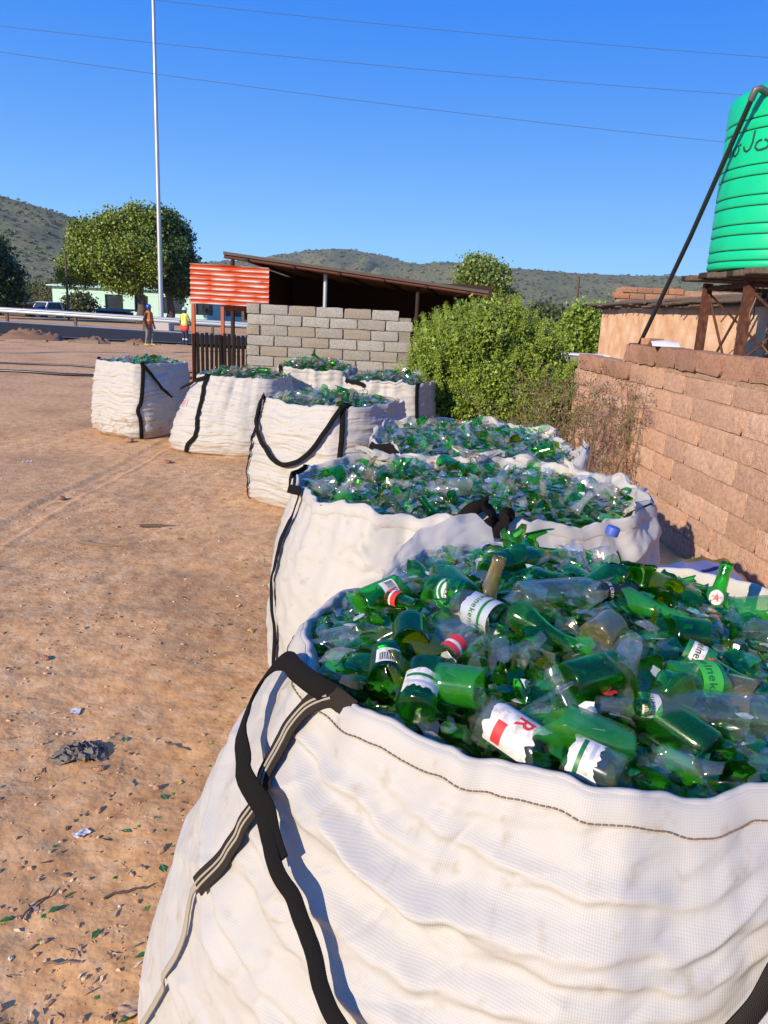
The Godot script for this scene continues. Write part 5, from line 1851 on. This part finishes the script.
	for k in bags:
		var o := make_bag(bags[k])
		if k == "one": flap(bags[k], o)
		if k == "two": cloth_fold(bags[k], o, 318.0, 395.0, .13, -.06); cloth_fold(bags[k], o, 60.0, 130.0, .09, -.05)
		if k == "three": cloth_fold(bags[k], o, 228.0, 330.0, .10, .07); cloth_fold(bags[k], o, 20.0, 80.0, .10, -.05)
		if k == "seven": cloth_fold(bags[k], o, 200.0, 300.0, .10, -.05)
		if k == "five":
			# faint red print on the cloth
			var s := Shape.new()
			for q in [[[205, .60], [206, .68], [210, .70], [212, .66], [212, .60]], [[214, .60], [215, .68], [219, .69], [221, .65], [221, .59]], [[223, .59], [224, .66], [228, .67], [229, .60]], [[206, .52], [212, .50], [218, .51], [224, .49]]]:
				var path := []; var faces := []
				for p in smooth_list(q, 4):
					var n := bag_normal(bags[k], deg_to_rad(p[0]), p[1])
					path.append(bag_point(bags[k], deg_to_rad(p[0]), p[1]) + n * .004 - o.position); faces.append(n)
				s.strap(path, faces, .014, .001)
			part("print", s, mat("faded_red", lin(.60, .30, .26), .7), o)
		pass
	fill_bags(bags, where)


func flap(B: Dictionary, o: Node3D) -> void:
	var s := Shape.new()
	var n := 36; var m := 10
	for i in n + 1:
		var f := float(i) / n
		var t := deg_to_rad(lerpf(184.0, 133.0, f))
		var p := bag_point(B, t, 1.0) - o.position
		var dir := bag_dir(B, t)
		var tall := 0.115 * pow(f, 0.8) * (1.0 - smoothstep(.90, 1.0, f) * .55) + .012
		for j in m + 1:
			var g := float(j) / m
			var lean := g * tall * .55 - .02 + .005 * soft.get_noise_2d(f * 6.0, g * 2.0)
			s.v.append(p + Vector3(dir.x * lean, tall * g * (1.0 - .15 * g) - .01 + .002 * lump.get_noise_2d(f * 8.0, g * 3.0), dir.y * lean))
			s.uv.append(Vector2(f, g))
	for i in n:
		for j in m:
			var a := i * (m + 1) + j
			s.quad(a, a + 1, a + m + 2, a + m + 1)
	part("liner_flap", s, M.liner, o)


# slack cloth that has dropped over the rim, outwards or inwards
func cloth_fold(B: Dictionary, o: Node3D, from: float, to: float, deep: float, out: float) -> void:
	var s := Shape.new()
	var n := 44; var m := 9
	for i in n + 1:
		var f := float(i) / n
		var t := deg_to_rad(lerpf(from, to, f))
		var p := bag_point(B, t, 1.0) - o.position
		var dir := bag_dir(B, t)
		var d := deep * (0.55 + 0.9 * absf(soft.get_noise_2d(f * 5.0 + B.seed * 3.0, from))) * smoothstep(0.0, .12, f) * (1.0 - smoothstep(.88, 1.0, f))
		for j in m + 1:
			var g := float(j) / m
			var arch := sin(g * PI * .8) * .03
			var x := out * g * d / deep * 1.3 + lump.get_noise_2d(f * 9.0, g * 4.0 + from) * .022 * g
			s.v.append(p + Vector3(dir.x * x, arch + .012 - d * g * g * .75 + lump.get_noise_2d(f * 12.0 + 30.0, g * 5.0) * .016, dir.y * x))
			s.uv.append(Vector2(f * 1.4, g * .15)); s.uv2.append(Vector2(f * 1.4 + from, g * .15)); s.c.append(Color(1, 1, 1))
	for i in n:
		for j in m:
			var a := i * (m + 1) + j
			s.quad(a, a + 1, a + m + 2, a + m + 1)
	part("slack_cloth", s, M.cloth, o)


func fill_bags(bags: Dictionary, where: Dictionary) -> void:
	var shards := []
	for k in 9: shards.append(shard(200 + k))
	var kinds := {
		"broken_bottle": [bottle_piece(beer, 0.0, .15, 0.0, .06, 301), bottle_piece(beer, 0.0, .19, 0.0, .09, 302), bottle_piece(beer, 0.0, .11, 0.0, .05, 303), bottle_piece(beer, 0.0, .17, 0.0, .12, 304, 4.2)],
		"bottle_neck": [bottle_piece(beer, .16, .298, .06, 0.0, 305), bottle_piece(beer, .19, .298, .05, 0.0, 306), bottle_piece(beer, .13, .298, .08, 0.0, 307)],
		"bottle_stump": [bottle_piece(beer, 0.0, .05, 0.0, .03, 308), bottle_piece(beer, 0.0, .07, 0.0, .05, 309)],
		"bottle": [bottle_piece(beer, 0.0, .298, 0.0, 0.0, 310), bottle_piece(spirit, 0.0, .302, 0.0, 0.0, 311)],
		"glass_shard": [bottle_piece(beer, .02, .13, .05, .05, 312, 2.2), bottle_piece(beer, .05, .13, .04, .04, 313, 1.8), bottle_piece(beer, .08, .19, .05, .06, 314, 2.6), shards[0], shards[1], shards[2]],
	}
	var words := {"broken_bottle": "broken %s bottle body with jagged rim", "bottle_neck": "%s bottle neck snapped off", "bottle_stump": "%s bottle stump with low jagged wall", "bottle": "whole %s bottle", "glass_shard": "large curved %s glass shard"}
	var tones := [["green_glass", "green", .32], ["deep_green_glass", "dark green", .16], ["light_green_glass", "sunlit-tinted green", .16], ["clear_glass", "clear", .28], ["milky_glass", "milky white", .02], ["olive_glass", "yellow green", .03], ["amber_glass", "pale amber", .03]]
	var dusty := [["green_glass", "green", .16], ["deep_green_glass", "dark green", .06], ["light_green_glass", "sunlit-tinted green", .10], ["clear_glass", "clear", .30], ["milky_glass", "milky white", .20], ["olive_glass", "yellow green", .03], ["amber_glass", "pale amber", .15]]
	var pick_tone := func(bag):
		var x := rng.randf()
		for t in (tones if bag == "one" else dusty):
			x -= t[2]
			if x <= 0.0: return t
		return tones[0]
	var eye := Vector3(0, 1.7, 0)
	# the pieces that can be told apart in the bag with crossed straps: foot, tip, kind, glass, label, height of label, words
	var heroes := [
		[[-0.038, 1.096, -1.573], [0.063, 1.119, -1.650], "body", "green_glass", "barcode", 0.05, "green bottle body with a small barcode label near the liner flap"],
		[[0.106, 1.133, -1.606], [0.209, 1.149, -1.472], "body", "green_glass", "oval", 0.045, "green bottle body with an oval star label and dark name band"],
		[[0.170, 1.144, -1.480], [0.245, 1.142, -1.390], "body", "clear_glass", "silver", 0.04, "clear bottle body with a silver label and green name"],
		[[0.219, 1.151, -1.502], [0.239, 1.231, -1.502], "neck", "amber_glass", "", 0, "amber bottle neck pointing up beside the oval star label"],
		[[-0.093, 1.074, -1.396], [0.014, 1.105, -1.386], "bottle_half", "clear_glass", "", 0, "crushed clear bottle lying against the inside of the rim"],
		[[0.063, 1.119, -1.409], [0.065, 1.101, -1.299], "body2", "deep_green_glass", "", 0, "dark green bottle body standing open end up"],
		[[0.131, 1.115, -1.310], [0.176, 1.131, -1.369], "neck", "clear_glass", "small_red", 0.2, "clear bottle neck with a torn red neck label"],
		[[0.317, 1.137, -1.328], [0.224, 1.121, -1.291], "neck", "clear_glass", "", 0, "clear bottle neck with thick lip pointing at the stitched hem"],
		[[0.021, 1.093, -1.310], [0.018, 1.068, -1.217], "body2", "deep_green_glass", "barcode", 0.03, "dark green bottle body with barcode label close to the hem"],
		[[0.074, 1.075, -1.200], [0.090, 1.099, -1.274], "body", "green_glass", "white", 0.02, "green bottle body with white text label close to the hem"],
		[[0.334, 1.158, -1.510], [0.505, 1.153, -1.581], "crown", "clear_glass", "", 0, "clear gin bottle with black printed neck foil"],
		[[0.395, 1.138, -1.326], [0.497, 1.149, -1.456], "body2", "amber_glass", "", 0, "pale amber broken bottle body near the black neck foil"],
		[[0.600, 1.142, -1.687], [0.646, 1.137, -1.618], "body", "olive_glass", "", 0, "yellow green broken bottle body at the back of the heap"],
		[[0.781, 1.105, -1.691], [0.801, 1.175, -1.711], "neck_label", "green_glass", "neck_star", 0.185, "green bottle neck with a white disc and red star"],
		[[0.587, 1.119, -1.334], [0.687, 1.085, -1.284], "neck_label", "green_glass", "neck_word", 0.17, "green bottle neck with pale name label and small star"],
		[[0.488, 1.114, -1.231], [0.658, 1.094, -1.294], "body", "light_green_glass", "print", 0.05, "sunlit-tinted green body with printed name in the middle of the heap"],
		[[0.575, 1.133, -1.411], [0.691, 1.111, -1.435], "body2", "deep_green_glass", "", 0, "dark green bowl of a broken bottle"],
		[[0.677, 1.068, -1.206], [0.363, 1.101, -1.165], "spirit", "clear_glass", "barcode", 0.2, "whole clear spirit bottle with a white barcode label"],
		[[0.195, 1.074, -1.139], [0.273, 1.058, -1.061], "body", "clear_glass", "red", 0.02, "clear broken bottle with a white label and red letter"],
		[[0.352, 1.055, -1.040], [0.283, 1.066, -1.082], "body2", "clear_glass", "white", 0.03, "clear bottle body with crumpled white label at the hem"],
		[[0.539, 1.047, -1.046], [0.451, 1.068, -1.076], "neck", "clear_glass", "", 0, "clear bottle neck with a ringed lip close to the hem"],
		[[0.556, 1.128, -1.869], [0.576, 1.208, -1.869], "neck", "clear_glass", "", 0, "clear bottle neck standing upright with a blue cap"],
		[[0.257, 1.147, -1.723], [0.474, 1.124, -1.933], "whole", "deep_green_glass", "", 0, "whole dark green bottle lying at the back under the liner flap"],
		[[0.122, 1.093, -1.228], [0.217, 1.098, -1.199], "body2", "light_green_glass", "", 0, "sunlit-tinted green jagged body lying above the stitched hem"],
		[[0.318, 1.111, -1.211], [0.460, 1.125, -1.276], "body", "green_glass", "", 0, "green bottle body in the middle of the heap without label"],
		[[0.033, 1.119, -1.561], [0.068, 1.128, -1.508], "neck", "green_glass", "small_red", 0.2, "green bottle neck with a torn red neck label"],
		[[0.775, 1.097, -1.516], [0.938, 1.044, -1.589], "body", "clear_glass", "silver", 0.03, "clear body with silver label beside the red star disc"],
	]
	var meshes := {"body": kinds.broken_bottle[0], "body2": kinds.broken_bottle[2], "neck": kinds.bottle_neck[1], "neck_label": kinds.bottle_neck[0], "bottle_half": kinds.broken_bottle[3], "whole": kinds.bottle[0], "spirit": kinds.bottle[1], "crown": kinds.bottle[0]}
	var one: Dictionary = bags.one
	for h in heroes:
		var foot := Vector3(h[0][0], h[0][1], h[0][2]); var tip := Vector3(h[1][0], h[1][1], h[1][2])
		var neck: bool = h[2] in ["neck", "neck_label"]
		var name_: String = "bottle_neck" if neck else ("bottle" if h[2] in ["whole", "spirit", "crown"] else "broken_bottle")
		var o := thing(name_, h[6], "bottle", Vector3.ZERO, "glass in the bag with crossed straps")
		var axis := (tip - foot).normalized()
		var mid := (foot + tip) * .5
		var long: float = .298 if h[2] in ["whole", "crown"] else (.302 if h[2] == "spirit" else .14)
		var start := mid - axis * long * .5
		if neck: start = mid - axis * .245
		start.y -= .012
		lay_glass(o, start, start + axis, (eye - mid).normalized() + Vector3(0, .35, 0))
		part("glass", meshes[h[2]], M[h[3]], o)
		if h[4]:
			var rad := radius_at(spirit if h[2] == "spirit" else beer, h[5] + .02)
			stick_label(o, h[4], rad, h[5])
		if h[2] == "crown":
			var f := Shape.new()
			f.lathe(PackedVector2Array([Vector2(.0282, .196), Vector2(.021, .2155), Vector2(.0162, .24), Vector2(.0142, .28), Vector2(.0165, .284), Vector2(.0164, .299), Vector2(0, .2995)]), 22)
			var foil := part("neck_foil", f, M.label_black, o)
			part("lettering", wrap_text("BLACK CROWN", .0085, .0225, 0, .222), M.paper, foil)
		if h[6].ends_with("blue cap"):
			var f := Shape.new(); f.lathe(PackedVector2Array([Vector2(.0165, .278), Vector2(.0172, .28), Vector2(.0172, .297), Vector2(.015, .301), Vector2(0, .3015)]), 18)
			part("cap", f, M.label_blue, o)
	# the rest: pieces that lie as they fell
	var amounts := {"one": [66, 120], "two": [44, 60], "three": [30, 40], "four": [18, 14], "five": [9, 8], "six": [6, 6], "seven": [9, 8], "eight": [9, 8]}
	var fill := {"one": [4600, .011, .036], "two": [2400, .012, .034], "three": [1500, .014, .038], "four": [900, .018, .05], "five": [600, .02, .055], "six": [500, .02, .055], "seven": [600, .02, .055], "eight": [600, .02, .055]}
	for k in bags:
		var B: Dictionary = bags[k]
		var spot := func(reach: float):
			for tries in 40:
				var q := Vector2(rng.randf_range(-1, 1), rng.randf_range(-1, 1)) * maxf(B.a, B.b) * 1.2
				var e1 := Vector2(cos(B.turn), sin(B.turn)); var e2 := Vector2(sin(B.turn), -cos(B.turn))
				var t := atan2(q.dot(e2), q.dot(e1))
				if q.length() < super_r(t, B.a, B.b, B.n) * reach:
					return B.c + q
			return B.c
		# what lies beneath: a dark mound of crushed glass
		var s := Shape.new()
		for j in 27:
			for i in 61:
				var t := TAU * i / 60.0
				var r := j / 26.0 * .965
				var q: Vector2 = B.c + bag_dir(B, t) * super_r(t, B.a, B.b, B.n) * r
				s.v.append(Vector3(q.x, heap_y(B, q.x, q.y) - .055 + lump.get_noise_2d(q.x * 26.0, q.y * 26.0) * .022 - .05 * smoothstep(.9, .965, r), q.y))
		for j in 26:
			for i in 60:
				var a := j * 61 + i
				s.quad(a, a + 61, a + 62, a + 1)
		var m := part("crushed_glass", s, M.deep_green_glass)
		tag(m, "dark green crushed glass mound " + where[k], "glass", "", "stuff")
		# loose splinters
		var lists := {}
		for i in fill[k][0]:
			var q: Vector2 = spot.call(.95)
			var tone: Array = pick_tone.call(k)
			if k == "one" and rng.randf() < .18: tone = tones[3]
			var key := "%s|%d" % [tone[0], rng.randi() % 3]
			if not lists.has(key): lists[key] = []
			var big: float = rng.randf_range(fill[k][1], fill[k][2])
			var b := Basis(Vector3(rng.randfn(), rng.randfn() * .5, rng.randfn()).normalized(), rng.randfn() * .8) * Basis(Vector3.UP, rng.randf() * TAU)
			lists[key].append(Transform3D(b.scaled_local(Vector3(big * rng.randf_range(.8, 1.5), big, big)), Vector3(q.x, heap_y(B, q.x, q.y) - .02 + rng.randf_range(-.025, .035), q.y)))
		var holder := Node3D.new()
		holder.name = numbered("glass_splinters"); add_child(holder)
		tag(holder, "loose glass splinters " + where[k], "glass", "", "stuff")
		for key in lists:
			var bits: PackedStringArray = key.split("|")
			scatter("splinters", shards[3 + int(bits[1]) * 2], M[bits[0]], lists[key], [], holder).set_meta("kind", "stuff")
		# torn labels and paper among the glass
		for i in {"one": 80, "two": 34, "three": 14}.get(k, 3):
			var q: Vector2 = spot.call(.92)
			var paper: String = ["paper", "paper", "label_silver", "paper", "label_green", "label_red", "foil"][rng.randi() % 7]
			var o := part("torn_label", shards[rng.randi() % 9], M[paper])
			var b := Basis(Vector3(rng.randfn(), rng.randfn() * .4, rng.randfn()).normalized(), rng.randfn() * .6) * Basis(Vector3.UP, rng.randf() * TAU)
			o.transform = Transform3D(b.scaled_local(Vector3(rng.randf_range(.015, .032), .006, rng.randf_range(.012, .024))), Vector3(q.x, heap_y(B, q.x, q.y) + .012 + rng.randf_range(-.01, .012), q.y))
			var hue: String = {"paper": "white", "label_silver": "silver", "label_green": "green", "label_red": "red", "foil": "shiny"}[paper]
			tag(o, "torn %s paper label scrap " % hue + where[k], "label scrap", "torn %s label scraps " % hue + where[k])
		# bottles, necks, bases and large shards one by one
		for i in amounts[k][0] + amounts[k][1]:
			var name_ := "glass_shard"
			if i < amounts[k][0]:
				var x := rng.randf()
				name_ = "broken_bottle" if x < .46 else ("bottle_neck" if x < .76 else ("bottle_stump" if x < .985 else "bottle"))
			var tone: Array = pick_tone.call(k)
			var q: Vector2 = spot.call(.72 if name_ == "bottle" else .84)
			var o := part(name_, kinds[name_][rng.randi() % kinds[name_].size()], M[tone[0]])
			var yaw := rng.randf() * TAU
			var tilt := rng.randfn() * (.30 if name_ in ["bottle", "broken_bottle"] else .6)
			var axis := Vector3(cos(yaw) * cos(tilt), sin(tilt), sin(yaw) * cos(tilt))
			var lift := rng.randf_range(-.015, .03)
			var mid := Vector3(q.x, heap_y(B, q.x, q.y) + lift - .01, q.y)
			if name_ == "glass_shard" and o.mesh in shards:
				o.transform = Transform3D(Basis(Vector3(rng.randfn(), rng.randfn(), rng.randfn()).normalized(), rng.randfn() * .7).scaled(Vector3.ONE * rng.randf_range(.026, .052)), mid)
			else:
				var centre: float = {"broken_bottle": .07, "bottle_neck": .23, "bottle_stump": .03, "bottle": .15, "glass_shard": .10}[name_]
				lay_glass(o, mid - axis * centre, mid + axis, Vector3(rng.randfn(), rng.randfn() + .3, rng.randfn()).normalized())
			tag(o, (words[name_] % tone[1]) + " " + where[k], {"broken_bottle": "bottle", "bottle_neck": "bottle neck", "bottle_stump": "bottle", "bottle": "bottle", "glass_shard": "glass shard"}[name_], (words[name_] % tone[1]) + " pieces " + where[k])


func build_litter() -> void:
	# crumbs of glass and trodden bits gathered at the foot of the bags
	var crumb := shard(230)
	for kind in [["green_glass", 420], ["clear_glass", 520]]:
		var places := []
		for i in kind[1]:
			var z := -rng.randf_range(1.3, 10.5)
			var edge := -0.55 - 0.10 * absf(z + 1.5) - (0.9 if z < -6.0 else 0.0) * smoothstep(6.0, 9.0, -z)
			var x := edge + 0.35 - absf(rng.randfn()) * 0.35
			var big := rng.randf_range(.003, .011)
			places.append(Transform3D(Basis(Vector3(rng.randfn(), rng.randfn(), rng.randfn()).normalized(), rng.randfn() * .6).scaled(Vector3.ONE * big), Vector3(x, ground_y(x, z) + .003, z)))
		tag(scatter("glass_crumbs", crumb, M[kind[0]], places, []), "tiny %s glass crumbs trodden into the dirt beside the bags" % ("green" if kind[0] == "green_glass" else "clear"), "glass", "", "stuff")
	# a crumpled rag and odds and ends on the dirt
	var s := Shape.new()
	for j in 25:
		for i in 33:
			var x := (i / 32.0 - .5) * .2; var z := (j / 24.0 - .5) * .12
			var fall := 1.0 - pow(absf(i / 16.0 - 1.0), 2.5) * .9 - pow(absf(j / 12.0 - 1.0), 2.5) * .6
			var y := maxf(0.0, fall) * (.016 + .06 * absf(ridge.get_noise_2d(x * 16.0, z * 22.0)) * .6)
			s.v.append(Vector3(x + lump.get_noise_2d(x * 30.0, z * 30.0) * .03, y + .002, z + lump.get_noise_2d(x * 30.0 + 9.0, z * 30.0) * .03))
			s.uv.append(Vector2(x, z))
	for j in 24:
		for i in 32:
			var a := j * 33 + i
			s.quad(a, a + 33, a + 34, a + 1)
	var rag := part("crumpled_rag", s, mat("rag_grey", lin(.17, .145, .12), .95))
	rag.position = Vector3(-1.13, ground_y(-1.13, -2.63), -2.63); rag.rotation.y = .3
	tag(rag, "crumpled grey rag lying alone on the dirt", "rag")
	# twigs
	var n := 0
	for q in [[-.71, -1.95, .15, .45, "thin straight twig lying on bare dirt near the rag"], [-.96, -1.88, .13, 1.2, "short forked twig on the dirt left of the straight twig"], [-.78, -2.72, .12, -.5, "pale bent twig close to the crossed-strap bag"], [-.80, -1.68, .10, .2, "small dark twig on the dirt in front of the bags"], [-1.76, -5.81, .3, .15, "blackened stick lying on the open dirt"], [-2.03, -5.28, .30, -.2, "dark bark strip lying on the dirt"]]:
		var t := Shape.new()
		var path := []
		for i in 6: path.append(Vector3((i / 5.0 - .5) * q[2], .006 + rng.randf_range(0, .005), rng.randf_range(-.06, .06) * q[2]))
		t.tube(path, [.004, .0038, .0036, .003, .0026, .0016] if q[2] < .2 else [.011, .016, .015, .013, .009, .005], 6)
		var o := part("twig", t, M.twig if n % 2 else M.bark)
		o.position = Vector3(q[0], ground_y(q[0], q[1]), q[1]); o.rotation.y = q[3]
		tag(o, q[4], "twig", "twigs on the dirt")
		n += 1
	# green leaves fallen from the heap
	for q in [[-.64, -2.04], [-.81, -2.21], [-.90, -1.86], [-.75, -1.78], [-1.02, -1.82], [-.58, -1.53], [-.60, -1.72], [-.74, -2.4], [-1.0, -2.75], [-.83, -3.98]]:
		var t := Shape.new()
		t.flat([Vector3(-.02, 0, 0), Vector3(-.002, .004, .010), Vector3(.022, .001, .002)]); t.flat([Vector3(-.02, 0, 0), Vector3(.022, .001, .002), Vector3(.0, .004, -.010)])
		var o := part("green_leaf", t, M.leaf_flat)
		o.position = Vector3(q[0], ground_y(q[0], q[1]) + .004, q[1]); o.rotation.y = rng.randf() * TAU
		tag(o, "single green leaf lying on the bare dirt", "leaf", "green leaves on the dirt")
	# white and yellow scraps
	n = 0
	for q in [[-1.28, -2.96, .06, "paper", "crumpled scrap of white paper on open dirt"], [-.71, -2.5, .026, "yellow", "round yellow bottle cap lying by the crossed-strap bag"], [-3.86, -8.1, .09, "paper", "white plastic scrap on the dirt before the dust-stained bag"], [-.95, -2.19, .05, "paper", "pale torn wrapper lying on the dirt"], [-.57, -1.56, .07, "tan", "tan crushed cup at the foot of the crossed-strap bag"], [-.70, -3.9, .05, "yellow", "yellow leaf scrap near the bunched-loop bag"]]:
		var t := Shape.new()
		for j in 9:
			for i in 9:
				var x: float = (i / 8.0 - .5) * q[2]; var z: float = (j / 8.0 - .5) * q[2] * .7
				t.v.append(Vector3(x, .004 + q[2] * .35 * absf(lump.get_noise_2d(x * 22.0 + n * 5.0, z * 22.0)), z))
		for j in 8:
			for i in 8:
				var a := j * 9 + i
				t.quad(a, a + 9, a + 10, a + 1)
		var o := part("scrap", t, M.paper if q[3] == "paper" else (M.scrap_yellow if q[3] == "yellow" else M.scrap_tan))
		o.position = Vector3(q[0], ground_y(q[0], q[1]), q[1]); o.rotation.y = rng.randf() * TAU
		tag(o, q[4], "scrap")
		n += 1
	# stones one can pick out
	for q in [[-3.25, -9.55, .10, "grey stone at the foot of the dust-stained bag"], [-1.02, -2.54, .03, "pale stone near the crumpled rag"], [-2.83, -6.51, .06, "dark flat stone in the middle of the dirt"], [-1.61, -3.42, .035, "brown stone on the dirt between rag and bags"], [-2.45, -8.4, .07, "dark clod before the bag with faint red print"]]:
		var t := Shape.new()
		var ball := SphereMesh.new(); ball.radial_segments = 12; ball.rings = 7; ball.radius = .5; ball.height = 1.0
		var arr := ball.get_mesh_arrays()
		for p in arr[Mesh.ARRAY_VERTEX]:
			var w: Vector3 = p * (1.0 + .45 * lump.get_noise_3d(p.x * 1.5 + q[0], p.y * 1.5, p.z * 1.5))
			t.v.append(Vector3(w.x * 1.4, w.y * .7 + .2, w.z) * q[2])
		t.ix = arr[Mesh.ARRAY_INDEX]
		var o := part("stone", t, M.cap_block_1)
		o.position = Vector3(q[0], ground_y(q[0], q[1]), q[1])
		tag(o, q[3], "stone")
	# two dark cables across the dirt towards the last bag
	for k in 2:
		var path := []
		for i in 14:
			var x := lerpf(-13.5, -3.9, i / 13.0)
			var z := (-20.5 if k == 0 else -17.6) + sin(i * .8 + k) * .12 + (x + 13.5) * .05 * (1 if k == 0 else -1)
			path.append(Vector3(x, ground_y(x, z) + .03, z))
		var t := Shape.new(); t.tube(path, [.022, .035][k], 7)
		tag(part("cable", t, M.black_plastic), ["thin dark cable lying across the dirt behind the dust-stained bag", "thicker dark hose lying across the dirt towards the dust-stained bag"][k], "cable")
	# printed sack thrown behind the bags
	var t := Shape.new()
	for j in 13:
		for i in 17:
			var x := (i / 16.0 - .5) * .52; var z := (j / 12.0 - .5) * .34
			t.v.append(Vector3(x, .05 * cos(x * 5.0) + .035 * soft.get_noise_2d(x * 6.0, z * 6.0), z))
			t.uv.append(Vector2(i / 16.0, j / 12.0))
	for j in 12:
		for i in 16:
			var a := j * 17 + i
			t.quad(a, a + 1, a + 18, a + 17)
	var img := Image.create(96, 64, false, Image.FORMAT_RGB8)
	img.fill(Color(.80, .82, .90))
	img.fill_rect(Rect2i(0, 0, 96, 5), Color(.85, .72, .25)); img.fill_rect(Rect2i(0, 58, 96, 6), Color(.85, .72, .25)); img.fill_rect(Rect2i(90, 0, 6, 64), Color(.8, .65, .3))
	for q in [[12, 16, 34, 4], [50, 14, 30, 4], [10, 28, 22, 3], [38, 30, 44, 4], [16, 42, 50, 3]]:
		img.fill_rect(Rect2i(q[0], q[1], q[2], q[3]), Color(.25, .25, .42))
	var sack := mat("sack_print", Color(1, 1, 1), .55); sack.albedo_texture = ImageTexture.create_from_image(img)
	var o := part("flattened_sack", t, sack)
	o.position = Vector3(1.83, .30, -4.12); o.basis = Basis(Vector3.UP, .25) * Basis(Vector3.RIGHT, .5)
	tag(o, "flattened pale blue printed sack with yellow edges by the clay wall", "sack")
	var rest := Shape.new()
	for j in 13:
		for i in 25:
			var a := TAU * i / 24.0; var r := j / 12.0
			var x := 1.84 + cos(a) * r * .45; var z := -4.15 + sin(a) * r * .6
			rest.v.append(Vector3(x, .24 * (1.0 - r * r) + lump.get_noise_2d(x * 6.0, z * 6.0) * .07 * (1.0 - r) - .03 * r, z)); rest.uv.append(Vector2(x, z)); rest.uv2.append(Vector2(x, z))
	for j in 12:
		for i in 24:
			var a := j * 25 + i
			rest.quad(a, a + 25, a + 26, a + 1)
	tag(part("rubbish_heap", rest, M.dirt), "low heap of soil and rubbish at the foot of the clay wall", "heap")
